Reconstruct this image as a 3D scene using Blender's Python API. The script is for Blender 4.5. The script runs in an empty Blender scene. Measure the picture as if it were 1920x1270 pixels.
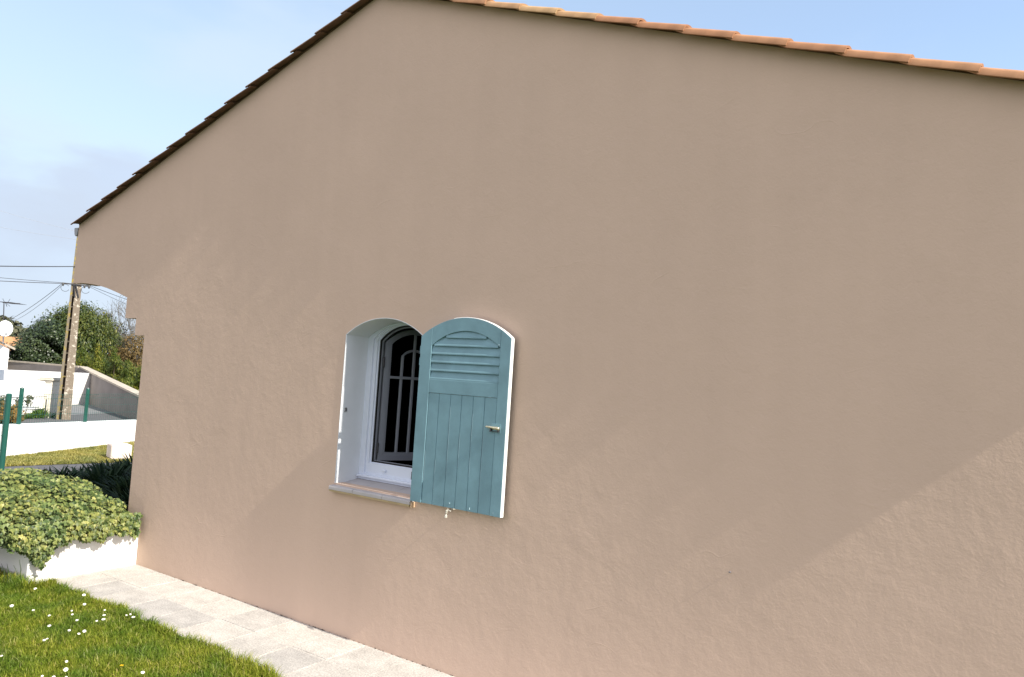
import bpy, bmesh, math, random
import numpy as np
from mathutils import Vector, Matrix

random.seed(7)
rng = np.random.default_rng(11)
sc = bpy.context.scene
COL = sc.collection
PI = math.pi

# ------------------------------------------------------------------ camera
EYE = Vector((0.0, -3.3412, 1.65))
F_PX, YAW, PITCH, ROLL = 1371.42, 0.589923, 0.0577666, 0.0644614
fw = Vector((-math.sin(YAW) * math.cos(PITCH), math.cos(YAW) * math.cos(PITCH), math.sin(PITCH)))
r0 = fw.cross(Vector((0, 0, 1))).normalized()
u0 = r0.cross(fw)
rt = r0 * math.cos(ROLL) + u0 * math.sin(ROLL)
up = -r0 * math.sin(ROLL) + u0 * math.cos(ROLL)
cam = bpy.data.cameras.new("camera")
cam.sensor_width = 36.0
cam.lens = F_PX / 1920 * 36.0
cam.clip_start = 0.05
cam.clip_end = 3000
camo = bpy.data.objects.new("camera", cam)
COL.objects.link(camo)
M = Matrix((rt, up, -fw)).transposed().to_4x4()
M.translation = EYE
camo.matrix_world = M
sc.camera = camo

# ------------------------------------------------------------------ light
SUN_E = math.radians(40.0)
SUN_DIR = Vector((math.cos(SUN_E), -0.0275, math.sin(SUN_E))).normalized()   # towards the sun
sun = bpy.data.lights.new("sun", 'SUN')
sun.energy = 4.0
sun.angle = math.radians(0.5)
sun.color = (1.0, 0.93, 0.82)
suno = bpy.data.objects.new("sun", sun)
suno.rotation_euler = (-SUN_DIR).to_track_quat('-Z', 'Y').to_euler()
suno.location = (6, -6, 8)
COL.objects.link(suno)

world = bpy.data.worlds.new("World")
sc.world = world
world.use_nodes = True
nt = world.node_tree
nt.nodes.clear()
wo = nt.nodes.new('ShaderNodeOutputWorld')
bg = nt.nodes.new('ShaderNodeBackground')
sky = nt.nodes.new('ShaderNodeTexSky')
sky.sky_type = 'NISHITA'
sky.sun_disc = False
sky.sun_elevation = SUN_E
sky.sun_rotation = math.atan2(SUN_DIR.x, SUN_DIR.y)
sky.altitude = 20
sky.air_density = 1.0
sky.dust_density = 0.6
sky.ozone_density = 1.6
# thin high cloud mixed over the sky colour
tc = nt.nodes.new('ShaderNodeTexCoord')
sep = nt.nodes.new('ShaderNodeSeparateXYZ')
nt.links.new(tc.outputs['Generated'], sep.inputs[0])
mp = nt.nodes.new('ShaderNodeMapping')
mp.inputs['Scale'].default_value = (1.2, 1.2, 3.2)
nt.links.new(tc.outputs['Generated'], mp.inputs['Vector'])
nz = nt.nodes.new('ShaderNodeTexNoise')
nz.inputs['Scale'].default_value = 2.3
nz.inputs['Detail'].default_value = 7
nz.inputs['Roughness'].default_value = 0.52
nt.links.new(mp.outputs[0], nz.inputs['Vector'])
cr = nt.nodes.new('ShaderNodeMapRange')
cr.inputs['From Min'].default_value = 0.42
cr.inputs['From Max'].default_value = 0.72
cr.inputs['To Min'].default_value = 0.0
cr.inputs['To Max'].default_value = 0.30
cr.interpolation_type = 'SMOOTHSTEP'
nt.links.new(nz.outputs['Fac'], cr.inputs['Value'])
# more veil low down
hz = nt.nodes.new('ShaderNodeMapRange')
hz.inputs['From Min'].default_value = 0.0
hz.inputs['From Max'].default_value = 0.42
hz.inputs['To Min'].default_value = 0.62
hz.inputs['To Max'].default_value = 0.25
nt.links.new(sep.outputs['Z'], hz.inputs['Value'])
# the veil is thicker to the west (left of the house)
wx = nt.nodes.new('ShaderNodeMapRange')
wx.inputs['From Min'].default_value = -0.95
wx.inputs['From Max'].default_value = 0.1
wx.inputs['To Min'].default_value = 0.30
wx.inputs['To Max'].default_value = 0.0
nt.links.new(sep.outputs['X'], wx.inputs['Value'])
ad = nt.nodes.new('ShaderNodeMath'); ad.operation = 'ADD'
nt.links.new(cr.outputs[0], ad.inputs[0]); nt.links.new(hz.outputs[0], ad.inputs[1])
ad2 = nt.nodes.new('ShaderNodeMath'); ad2.operation = 'ADD'; ad2.use_clamp = True
nt.links.new(ad.outputs[0], ad2.inputs[0]); nt.links.new(wx.outputs[0], ad2.inputs[1])
mixs = nt.nodes.new('ShaderNodeMix'); mixs.data_type = 'RGBA'
nt.links.new(ad2.outputs[0], mixs.inputs['Factor'])
nt.links.new(sky.outputs[0], mixs.inputs['A'])
CLOUD = (2.5, 2.98, 3.4, 1)
mixs.inputs['B'].default_value = CLOUD
# a soft greyer cloud bank low in the west
nz2 = nt.nodes.new('ShaderNodeTexNoise')
nz2.inputs['Scale'].default_value = 3.0
nz2.inputs['Detail'].default_value = 5
nt.links.new(mp.outputs[0], nz2.inputs['Vector'])
band = nt.nodes.new('ShaderNodeMapRange'); band.interpolation_type = 'SMOOTHSTEP'
band.inputs['From Min'].default_value = 0.262
band.inputs['From Max'].default_value = 0.205
band.inputs['To Min'].default_value = 0.0
band.inputs['To Max'].default_value = 0.55
nadd = nt.nodes.new('ShaderNodeMath'); nadd.operation = 'MULTIPLY_ADD'
nadd.inputs[1].default_value = 0.34
nt.links.new(nz2.outputs['Fac'], nadd.inputs[0])
nsub = nt.nodes.new('ShaderNodeMath'); nsub.operation = 'SUBTRACT'
nsub.inputs[1].default_value = 0.165
nt.links.new(sep.outputs['Z'], nsub.inputs[0])
nt.links.new(nsub.outputs[0], nadd.inputs[2])
nt.links.new(nadd.outputs[0], band.inputs['Value'])
mix2 = nt.nodes.new('ShaderNodeMix'); mix2.data_type = 'RGBA'
nt.links.new(band.outputs[0], mix2.inputs['Factor'])
nt.links.new(mixs.outputs['Result'], mix2.inputs['A'])
mix2.inputs['B'].default_value = (2.05, 2.3, 2.95, 1)
# unseen pale fill added to the sky behind the camera to brighten the wall
sy = nt.nodes.new('ShaderNodeMapRange'); sy.interpolation_type = 'SMOOTHSTEP'
sy.inputs['From Min'].default_value = 0.15
sy.inputs['From Max'].default_value = -0.55
sy.inputs['To Min'].default_value = 0.0
sy.inputs['To Max'].default_value = 0.9
nt.links.new(sep.outputs['Y'], sy.inputs['Value'])
mix3 = nt.nodes.new('ShaderNodeMix'); mix3.data_type = 'RGBA'
nt.links.new(sy.outputs[0], mix3.inputs['Factor'])
nt.links.new(mix2.outputs['Result'], mix3.inputs['A'])
mix3.inputs['B'].default_value = (4.55, 4.35, 4.65, 1)
nt.links.new(mix3.outputs['Result'], bg.inputs['Color'])
bg.inputs['Strength'].default_value = 0.15
nt.links.new(bg.outputs[0], wo.inputs['Surface'])

sc.view_settings.view_transform = 'Standard'
sc.view_settings.look = 'None'
sc.view_settings.gamma = 1.0
sc.view_settings.use_curve_mapping = False
sc.view_settings.exposure = 0.95
sc.render.engine = 'CYCLES'
sc.cycles.max_bounces = 8
sc.cycles.diffuse_bounces = 5
sc.cycles.transparent_max_bounces = 12

# ------------------------------------------------------------------ helpers
def place(px, py, dist):
    """real-world point on the sight line through a photo pixel, dist metres away (plan distance)."""
    d = fw * F_PX + rt * (px - 960) - up * (py - 635)
    return EYE + d * (dist / math.hypot(d.x, d.y))

def tag(o, label=None, cat=None, group=None, kind=None):
    if label: o['label'] = label
    if cat: o['category'] = cat
    if group: o['group'] = group
    if kind: o['kind'] = kind
    return o

def empty(name, loc=(0, 0, 0), **k):
    o = bpy.data.objects.new(name, None)
    o.empty_display_size = 0.1
    COL.objects.link(o)
    o.location = loc
    bpy.context.view_layer.update()
    return tag(o, **k)

def link(name, me, mats, parent=None, smooth=False):
    o = bpy.data.objects.new(name, me)
    COL.objects.link(o)
    for m in (mats if isinstance(mats, (list, tuple)) else [mats]):
        me.materials.append(m)
    if smooth:
        me.polygons.foreach_set('use_smooth', [True] * len(me.polygons))
    if parent is not None:
        o.parent = parent
        # meshes are built in world coordinates
        acc = Vector((0, 0, 0)); p = parent
        while p is not None:
            acc += p.location; p = p.parent
        o.location = -acc
        if name in MOVE_ORIGIN or True:
            pass
    return o

MOVE_ORIGIN = set()

class MB:
    """small mesh builder in world coordinates"""
    def __init__(s): s.v = []; s.f = []; s.mi = []; s.cur = 0
    def add(s, vs, fs):
        b = len(s.v); s.v += [tuple(v) for v in vs]
        s.f += [tuple(b + i for i in f) for f in fs]; s.mi += [s.cur] * len(fs); return s
    def box(s, a, b, M=None):
        x0, y0, z0 = a; x1, y1, z1 = b
        vs = [Vector(q) for q in ((x0,y0,z0),(x1,y0,z0),(x1,y1,z0),(x0,y1,z0),(x0,y0,z1),(x1,y0,z1),(x1,y1,z1),(x0,y1,z1))]
        if M is not None: vs = [M @ q for q in vs]
        return s.add(vs, [(0,3,2,1),(4,5,6,7),(0,1,5,4),(1,2,6,5),(2,3,7,6),(3,0,4,7)])
    def bbox(s, a, b, bev=0.003, M=None):
        """box with chamfered long edges (45 degree)"""
        bm = bmesh.new()
        bmesh.ops.create_cube(bm, size=1)
        a = Vector(a); b = Vector(b)
        for v in bm.verts:
            v.co = Vector([(a[i] + b[i]) / 2 + v.co[i] * (b[i] - a[i]) for i in range(3)])
        bmesh.ops.bevel(bm, geom=bm.edges[:], offset=bev, segments=2, profile=0.5, affect='EDGES')
        s.frombm(bm, M); return s
    def frombm(s, bm, M=None):
        bm.verts.index_update()
        vs = [(M @ v.co) if M is not None else v.co.copy() for v in bm.verts]
        s.add(vs, [[v.index for v in f.verts] for f in bm.faces]); bm.free()
    def tube(s, pts, r, n=8, cap=True):
        pts = [Vector(p) for p in pts]
        rs = r if isinstance(r, (list, tuple)) else [r] * len(pts)
        rings = []
        for i, p in enumerate(pts):
            t = (pts[min(i+1, len(pts)-1)] - pts[max(i-1, 0)]).normalized()
            a = Vector((0,0,1)) if abs(t.z) < 0.95 else Vector((0,1,0))
            u = t.cross(a).normalized(); w = t.cross(u)
            rings.append([p + (u*math.cos(k*2*PI/n) + w*math.sin(k*2*PI/n)) * rs[i] for k in range(n)])
        vs = [q for rr in rings for q in rr]; fs = []
        for i in range(len(pts)-1):
            for k in range(n):
                fs.append((i*n+k, i*n+(k+1)%n, (i+1)*n+(k+1)%n, (i+1)*n+k))
        if cap:
            fs.append(tuple(range(n))); fs.append(tuple((len(pts)-1)*n + k for k in reversed(range(n))))
        return s.add(vs, fs)
    def prism(s, poly, y0, y1):
        """poly = (x,z) outline, extruded between y0 and y1"""
        n = len(poly)
        vs = [(x, y0, z) for x, z in poly] + [(x, y1, z) for x, z in poly]
        fs = [tuple(range(n)), tuple(range(2*n-1, n-1, -1))] + [(i, n+i, n+(i+1)%n, (i+1)%n) for i in range(n)]
        return s.add(vs, fs)
    def build(s, name, mats, parent=None, smooth=False, fix=True):
        me = bpy.data.meshes.new(name)
        me.from_pydata(s.v, [], s.f); me.update()
        if fix:
            bm = bmesh.new(); bm.from_mesh(me)
            bmesh.ops.recalc_face_normals(bm, faces=bm.faces[:]); bm.to_mesh(me); bm.free()
        o = link(name, me, mats, parent, smooth)
        if isinstance(mats, (list, tuple)) and len(mats) > 1:
            me.polygons.foreach_set('material_index', s.mi)
        return o

def np_mesh(name, V, loops, starts, mat, parent=None, rnd=None, smooth=False):
    """fast mesh from numpy arrays; rnd = one float per vertex stored as attribute 'rnd'"""
    me = bpy.data.meshes.new(name)
    me.vertices.add(len(V)); me.vertices.foreach_set('co', V.astype(np.float32).ravel())
    me.loops.add(len(loops)); me.loops.foreach_set('vertex_index', loops.astype(np.int32))
    me.polygons.add(len(starts)); me.polygons.foreach_set('loop_start', starts.astype(np.int32))
    me.update(calc_edges=True)
    if rnd is not None:
        a = me.attributes.new('rnd', 'FLOAT', 'POINT'); a.data.foreach_set('value', rnd.astype(np.float32))
    me.validate()
    return link(name, me, mat, parent, smooth)

def scatter(tmpl, faces, P, R, S, extra=None):
    """tmpl (k,3) template, faces list, P (n,3), R (n,3,3), S (n,) -> V, loops, starts"""
    n = len(P); k = len(tmpl)
    V = np.einsum('nij,kj->nki', R, tmpl) * S[:, None, None] + P[:, None, :]
    fl = np.concatenate([np.array(f) for f in faces]); ln = np.array([len(f) for f in faces])
    loops = (fl[None, :] + (np.arange(n) * k)[:, None]).ravel()
    st0 = np.concatenate([[0], np.cumsum(ln)[:-1]])
    starts = (st0[None, :] + (np.arange(n) * ln.sum())[:, None]).ravel()
    return V.reshape(-1, 3), loops, starts

def frames(normal, spin=None, up_hint=None):
    """rotation matrices whose z axis is `normal` (n,3)"""
    N = normal / np.linalg.norm(normal, axis=1, keepdims=True)
    n = len(N)
    if up_hint is None:
        A = rng.normal(size=(n, 3))
    else:
        A = np.tile(np.array(up_hint, float), (n, 1)) + rng.normal(size=(n, 3)) * 0.35
    Y = A - (A * N).sum(1, keepdims=True) * N
    Y /= np.linalg.norm(Y, axis=1, keepdims=True) + 1e-9
    X = np.cross(Y, N)
    return np.stack([X, Y, N], axis=2)

# ------------------------------------------------------------------ materials
def mat(name, color, rough=0.8, metal=0.0, spec=0.3, var=0.0, vscale=4.0, bump=0.0, bscale=60.0, bdist=0.002, detail=6):
    m = bpy.data.materials.new(name); m.use_nodes = True
    t = m.node_tree; b = t.nodes['Principled BSDF']
    b.inputs['Roughness'].default_value = rough; b.inputs['Metallic'].default_value = metal
    b.inputs['Specular IOR Level'].default_value = spec
    b.inputs['Base Color'].default_value = (*color, 1)
    co = t.nodes.new('ShaderNodeTexCoord')
    if var > 0:
        n = t.nodes.new('ShaderNodeTexNoise'); n.inputs['Scale'].default_value = vscale; n.inputs['Detail'].default_value = detail
        n.inputs['Roughness'].default_value = 0.6
        t.links.new(co.outputs['Object'], n.inputs['Vector'])
        mr = t.nodes.new('ShaderNodeMapRange')
        mr.inputs['From Min'].default_value = 0.3; mr.inputs['From Max'].default_value = 0.7
        mr.inputs['To Min'].default_value = 1 - var; mr.inputs['To Max'].default_value = 1 + var
        t.links.new(n.outputs['Fac'], mr.inputs['Value'])
        mx = t.nodes.new('ShaderNodeMix'); mx.data_type = 'RGBA'; mx.blend_type = 'MULTIPLY'
        mx.inputs['Factor'].default_value = 1; mx.inputs['A'].default_value = (*color, 1)
        t.links.new(mr.outputs[0], mx.inputs['B']); t.links.new(mx.outputs['Result'], b.inputs['Base Color'])
    if bump > 0:
        n = t.nodes.new('ShaderNodeTexNoise'); n.inputs['Scale'].default_value = bscale; n.inputs['Detail'].default_value = 4
        t.links.new(co.outputs['Object'], n.inputs['Vector'])
        bp = t.nodes.new('ShaderNodeBump'); bp.inputs['Strength'].default_value = bump; bp.inputs['Distance'].default_value = bdist
        t.links.new(n.outputs['Fac'], bp.inputs['Height']); t.links.new(bp.outputs[0], b.inputs['Normal'])
    return m

def rnd_ramp_mat(name, stops, rough=0.6, transl=0.3, spec=0.3, patch=None):
    """leaf material: colour from the per-leaf attribute 'rnd'; patch=(scale, dark) adds big patches"""
    m = bpy.data.materials.new(name); m.use_nodes = True
    t = m.node_tree; b = t.nodes['Principled BSDF']; out = t.nodes['Material Output']
    at = t.nodes.new('ShaderNodeAttribute'); at.attribute_name = 'rnd'
    rp = t.nodes.new('ShaderNodeValToRGB')
    e = rp.color_ramp.elements
    e[0].position = stops[0][0]; e[0].color = (*stops[0][1], 1)
    e[1].position = stops[-1][0]; e[1].color = (*stops[-1][1], 1)
    for p, c in stops[1:-1]:
        q = e.new(p); q.color = (*c, 1)
    src = at.outputs['Fac']
    t.links.new(src, rp.inputs['Fac'])
    colr = rp.outputs['Color']
    if patch:
        co = t.nodes.new('ShaderNodeTexCoord')
        n = t.nodes.new('ShaderNodeTexNoise'); n.inputs['Scale'].default_value = patch[0]; n.inputs['Detail'].default_value = 4
        t.links.new(co.outputs['Object'], n.inputs['Vector'])
        mr = t.nodes.new('ShaderNodeMapRange'); mr.inputs['From Min'].default_value = 0.38; mr.inputs['From Max'].default_value = 0.62
        t.links.new(n.outputs['Fac'], mr.inputs['Value'])
        mx = t.nodes.new('ShaderNodeMix'); mx.data_type = 'RGBA'; mx.blend_type = 'MULTIPLY'; mx.inputs['Factor'].default_value = 1
        pm = t.nodes.new('ShaderNodeMix'); pm.data_type = 'RGBA'
        pm.inputs['A'].default_value = (*patch[1], 1); pm.inputs['B'].default_value = (*patch[2], 1)
        t.links.new(mr.outputs[0], pm.inputs['Factor'])
        t.links.new(colr, mx.inputs['A']); t.links.new(pm.outputs['Result'], mx.inputs['B'])
        colr = mx.outputs['Result']
    t.links.new(colr, b.inputs['Base Color'])
    b.inputs['Roughness'].default_value = rough; b.inputs['Specular IOR Level'].default_value = spec
    if transl > 0:
        tr = t.nodes.new('ShaderNodeBsdfTranslucent'); t.links.new(colr, tr.inputs['Color'])
        ms = t.nodes.new('ShaderNodeMixShader'); ms.inputs[0].default_value = transl
        t.links.new(b.outputs[0], ms.inputs[1]); t.links.new(tr.outputs[0], ms.inputs[2])
        t.links.new(ms.outputs[0], out.inputs['Surface'])
    return m

def stucco(name, color, pit=1.0):
    """painted render: fine grain, trowel undulations, faint blotches"""
    m = bpy.data.materials.new(name); m.use_nodes = True
    t = m.node_tree; b = t.nodes['Principled BSDF']
    b.inputs['Roughness'].default_value = 0.92; b.inputs['Specular IOR Level'].default_value = 0.12
    co = t.nodes.new('ShaderNodeTexCoord')
    def noise(scale, det, ro=0.55, dist=0.0, mapping=None):
        n = t.nodes.new('ShaderNodeTexNoise'); n.inputs['Scale'].default_value = scale
        n.inputs['Detail'].default_value = det; n.inputs['Roughness'].default_value = ro; n.inputs['Distortion'].default_value = dist
        src = co.outputs['Object']
        if mapping:
            mpp = t.nodes.new('ShaderNodeMapping'); mpp.inputs['Scale'].default_value = mapping
            t.links.new(src, mpp.inputs['Vector']); src = mpp.outputs[0]
        t.links.new(src, n.inputs['Vector']); return n.outputs['Fac']
    def math_(op, a, bb, c=None):
        n = t.nodes.new('ShaderNodeMath'); n.operation = op
        for i, q in enumerate((a, bb, c)):
            if q is None: continue
            if isinstance(q, (int, float)): n.inputs[i].default_value = q
            else: t.links.new(q, n.inputs[i])
        return n.outputs[0]
    big = noise(1.0, 3)
    mid = noise(5.0, 5, 0.6, 0.6)
    # colour: very faint blotches
    v = math_('MULTIPLY_ADD', math_('SUBTRACT', big, 0.5), 0.15, 1.0)
    v = math_('ADD', v, math_('MULTIPLY', math_('SUBTRACT', mid, 0.5), 0.035))
    st = noise(2.0, 4, 0.6, 0.0, (3.0, 3.0, 0.25))        # run marks down the wall
    v = math_('ADD', v, math_('MULTIPLY', math_('SUBTRACT', st, 0.5), 0.08))
    mx = t.nodes.new('ShaderNodeMix'); mx.data_type = 'RGBA'; mx.blend_type = 'MULTIPLY'; mx.inputs['Factor'].default_value = 1
    mx.inputs['A'].default_value = (*color, 1)
    t.links.new(v, mx.inputs['B']); t.links.new(mx.outputs['Result'], b.inputs['Base Color'])
    # relief in metres
    h = math_('MULTIPLY', noise(1.3, 2, 0.5), 0.0060 * pit)
    h = math_('ADD', h, math_('MULTIPLY', noise(5.0, 3, 0.5, 0.5, (1.0, 1.0, 0.8)), 0.0042 * pit))
    h = math_('ADD', h, math_('MULTIPLY', noise(22.0, 4, 0.6, 0.3), 0.0018 * pit))
    h = math_('ADD', h, math_('MULTIPLY', noise(90.0, 3, 0.6), 0.00085 * pit))
    # a few sparse trowel marks
    ridg = math_('ABSOLUTE', math_('SUBTRACT', noise(2.2, 2, 0.5, 0.4, (1.0, 1.0, 1.8)), 0.5), 0)
    ridg = math_('MINIMUM', ridg, 0.012)
    msk = math_('MINIMUM', math_('MAXIMUM', math_('MULTIPLY', math_('SUBTRACT', noise(3.4, 2), 0.56), 8.0), 0.0), 1.0)
    h = math_('ADD', h, math_('MULTIPLY', math_('MULTIPLY', ridg, msk), -0.05 * pit))
    bp = t.nodes.new('ShaderNodeBump'); bp.inputs['Strength'].default_value = 1.0; bp.inputs['Distance'].default_value = 1.0
    t.links.new(h, bp.inputs['Height']); t.links.new(bp.outputs[0], b.inputs['Normal'])
    return m

m_wall = stucco('beige_render', (0.58, 0.442, 0.350), 1.0)
m_white = mat('white_render', (0.80, 0.80, 0.78), 0.85, var=0.04, vscale=3, bump=0.3, bscale=50, bdist=0.003)
m_whitepaint = mat('white_paint', (0.80, 0.81, 0.82), 0.5, var=0.03, vscale=5, bump=0.1, bscale=30)
m_frame = mat('white_window_paint', (0.66, 0.72, 0.82), 0.35, spec=0.5)
m_blue = mat('blue_grey_paint', (0.175, 0.312, 0.365), 0.6, spec=0.3, var=0.13, vscale=7, bump=0.35, bscale=90, bdist=0.001)
m_blue_edge = mat('sunlit_pale_edge', (0.74, 0.76, 0.75), 0.6, var=0.06, vscale=20)  # sunlit look of the shutter rim put into its colour
m_sash = mat('recess_shaded_sash', (0.21, 0.23, 0.27), 0.4, spec=0.4)  # shade of the deep recess put into the sash colour
m_prim = mat('bare_primer', (0.34, 0.47, 0.52), 0.8)
m_sill = mat('grey_sill_tile', (0.44, 0.42, 0.42), 0.5, spec=0.3, var=0.08, vscale=8)
m_sillf = mat('ochre_tile_edge', (0.42, 0.33, 0.19), 0.6, var=0.12, vscale=12)
m_brass = mat('tarnished_brass', (0.62, 0.58, 0.42), 0.35, 0.8, var=0.25, vscale=60)
m_steel = mat('galvanised_steel', (0.45, 0.46, 0.47), 0.4, 0.7, var=0.15, vscale=20)
m_zinc = mat('grey_gutter_plastic', (0.30, 0.31, 0.33), 0.5)
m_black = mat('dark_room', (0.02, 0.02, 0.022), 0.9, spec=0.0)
m_seal = mat('black_rubber', (0.01, 0.01, 0.01), 0.6)
m_concrete = mat('weathered_concrete', (0.33, 0.29, 0.25), 0.9, var=0.22, vscale=3, bump=0.4, bscale=20, bdist=0.01)
m_greywall = mat('grey_streaked_render', (0.20, 0.18, 0.17), 0.95, var=0.16, vscale=1.2, bump=0.3, bscale=15, bdist=0.01)
m_cap = mat('stone_coping', (0.42, 0.37, 0.30), 0.9, var=0.15, vscale=3)
m_green = mat('green_powder_coat', (0.012, 0.085, 0.065), 0.4, spec=0.5)
m_soil = mat('soil', (0.03, 0.024, 0.018), 0.95, var=0.3, vscale=8, bump=0.5, bscale=20, bdist=0.02)
m_asph = mat('asphalt', (0.10, 0.10, 0.105), 0.9, var=0.12, vscale=5, bump=0.5, bscale=120, bdist=0.004)
m_drive = mat('pale_concrete_drive', (0.17, 0.175, 0.18), 0.9, var=0.12, vscale=1.5)
m_yard = mat('pale_yard_gravel', (0.30, 0.27, 0.22), 0.95, var=0.1, vscale=2)
m_terrac = mat('terracotta_far', (0.48, 0.25, 0.11), 0.85, var=0.3, vscale=4, bump=0.5, bscale=6, bdist=0.05)
m_bark = mat('bark', (0.10, 0.075, 0.05), 0.95, var=0.3, vscale=10)
m_twig = mat('pale_twig', (0.15, 0.14, 0.125), 0.9, var=0.2, vscale=10)
m_wire = mat('black_cable', (0.05, 0.05, 0.055), 0.6)
m_dark_metal = mat('dark_metal', (0.06, 0.06, 0.065), 0.5, 0.5)
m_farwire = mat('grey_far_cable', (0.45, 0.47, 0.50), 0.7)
m_insul = mat('grey_ceramic', (0.08, 0.08, 0.08), 0.3)

# terracotta tile: colour differs per tile through object random
def tile_mat():
    m = bpy.data.materials.new('terracotta_tile'); m.use_nodes = True
    t = m.node_tree; b = t.nodes['Principled BSDF']; b.inputs['Roughness'].default_value = 0.85; b.inputs['Specular IOR Level'].default_value = 0.2
    oi = t.nodes.new('ShaderNodeObjectInfo'); co = t.nodes.new('ShaderNodeTexCoord')
    rp = t.nodes.new('ShaderNodeValToRGB'); e = rp.color_ramp.elements
    e[0].color = (0.33, 0.165, 0.090, 1); e[1].color = (0.43, 0.29, 0.155, 1)
    q = e.new(0.5); q.color = (0.37, 0.20, 0.110, 1)
    t.links.new(oi.outputs['Random'], rp.inputs['Fac'])
    n = t.nodes.new('ShaderNodeTexNoise'); n.inputs['Scale'].default_value = 14; n.inputs['Detail'].default_value = 6
    t.links.new(co.outputs['Object'], n.inputs['Vector'])
    mr = t.nodes.new('ShaderNodeMapRange'); mr.inputs['From Min'].default_value = 0.3; mr.inputs['From Max'].default_value = 0.7
    mr.inputs['To Min'].default_value = 0.82; mr.inputs['To Max'].default_value = 1.18
    t.links.new(n.outputs['Fac'], mr.inputs['Value'])
    mx = t.nodes.new('ShaderNodeMix'); mx.data_type = 'RGBA'; mx.blend_type = 'MULTIPLY'; mx.inputs['Factor'].default_value = 1
    t.links.new(rp.outputs[0], mx.inputs['A']); t.links.new(mr.outputs[0], mx.inputs['B']); t.links.new(mx.outputs['Result'], b.inputs['Base Color'])
    bp = t.nodes.new('ShaderNodeBump'); bp.inputs['Strength'].default_value = 0.3; bp.inputs['Distance'].default_value = 0.004
    t.links.new(n.outputs['Fac'], bp.inputs['Height']); t.links.new(bp.outputs[0], b.inputs['Normal'])
    return m
m_tile = tile_mat()

def glass_mat():
    m = bpy.data.materials.new('window_glass'); m.use_nodes = True
    t = m.node_tree; t.nodes.remove(t.nodes['Principled BSDF']); out = t.nodes['Material Output']
    tr = t.nodes.new('ShaderNodeBsdfTransparent'); tr.inputs['Color'].default_value = (0.80, 0.84, 0.83, 1)
    gl = t.nodes.new('ShaderNodeBsdfGlossy'); gl.inputs['Roughness'].default_value = 0.03
    fr = t.nodes.new('ShaderNodeFresnel'); fr.inputs['IOR'].default_value = 1.35
    ms = t.nodes.new('ShaderNodeMixShader')
    t.links.new(fr.outputs[0], ms.inputs[0]); t.links.new(tr.outputs[0], ms.inputs[1]); t.links.new(gl.outputs[0], ms.inputs[2])
    t.links.new(ms.outputs[0], out.inputs['Surface'])
    return m
m_glass = glass_mat()

# ================================================================== THE HOUSE
house = empty('house', (-3.4, 0.0, 0.0),
              label='large house end in plain beige render with one small arched window and terracotta verge tiles', cat='house')
SL = 0.3505
RX, RZ = -3.43, 4.160                 # ridge of the gable
def zl(x): return RZ - SL * abs(x - RX)
XL, XR = -7.165, 1.15
WT = 0.205                            # wall thickness
WX0, WX1, WZ0, WZS, WZT = -3.53, -2.868, 0.925, 1.881, 1.992

def arch(x0, x1, zs, zt, n=24):
    """circular segment from (x0,zs) over the top zt to (x1,zs)"""
    w = (x1 - x0) / 2; h = zt - zs; R = (w*w + h*h) / (2*h); cz = zt - R; cx = (x0 + x1) / 2
    a = math.asin(w / R)
    return [(cx + R*math.sin(-a + 2*a*i/n), cz + R*math.cos(-a + 2*a*i/n)) for i in range(n+1)]

# gable wall outline with the porch console arch at the left
porch = [(-6.215, 2.149), (-6.32, 2.178), (-6.435, 2.207), (-6.56, 2.236), (-6.687, 2.259), (-6.81, 2.275), (-6.939, 2.286), (-7.05, 2.291), (XL, 2.293)]
outline = [(XR, -0.03), (XR, zl(XR)), (RX, RZ), (XL, zl(XL))] + porch[::-1] + \
          [(-6.215, 1.972), (-6.042, 1.972), (-6.042, 1.829), (-5.893, 1.829), (-5.893, -0.03)]
hole = [(WX0, WZ0)] + arch(WX0, WX1, WZS, WZT) + [(WX1, WZ0)]
bm = bmesh.new()
def loop(pts):
    vs = [bm.verts.new((x, 0, z)) for x, z in pts]
    return [bm.edges.new((vs[i], vs[(i+1) % len(vs)])) for i in range(len(vs))]
ed = loop(outline) + loop(hole)
bmesh.ops.triangle_fill(bm, use_beauty=True, edges=ed)
g = bmesh.ops.extrude_face_region(bm, geom=bm.faces[:])
bmesh.ops.translate(bm, verts=[v for v in g['geom'] if isinstance(v, bmesh.types.BMVert)], vec=(0, WT, 0))
bmesh.ops.recalc_face_normals(bm, faces=bm.faces[:])
me = bpy.data.meshes.new('gable_wall'); bm.to_mesh(me); bm.free()
gw = link('gable_wall', me, m_wall, house)

# long side wall (seen only past the corner) and far end, so the house is a closed volume
mb = MB()
mb.box((-5.893, WT, -0.03), (-5.693, 9.0, 2.75))
mb.box((XR-0.2, WT, -0.03), (XR, 9.0, 2.50))
mb.box((-5.893, 9.0, -0.03), (XR, 9.2, 2.50))
mb.build('side_wall', m_wall, house)

# room behind the window, its darkness put into near-black walls
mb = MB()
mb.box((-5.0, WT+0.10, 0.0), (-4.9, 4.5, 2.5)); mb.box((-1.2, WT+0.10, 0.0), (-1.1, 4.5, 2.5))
mb.box((-5.0, 4.5, 0.0), (-1.1, 4.6, 2.5)); mb.box((-5.0, WT+0.1, -0.02), (-1.1, 4.6, 0.05)); mb.box((-5.0, WT+0.1, 2.45), (-1.1, 4.6, 2.55))
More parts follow.
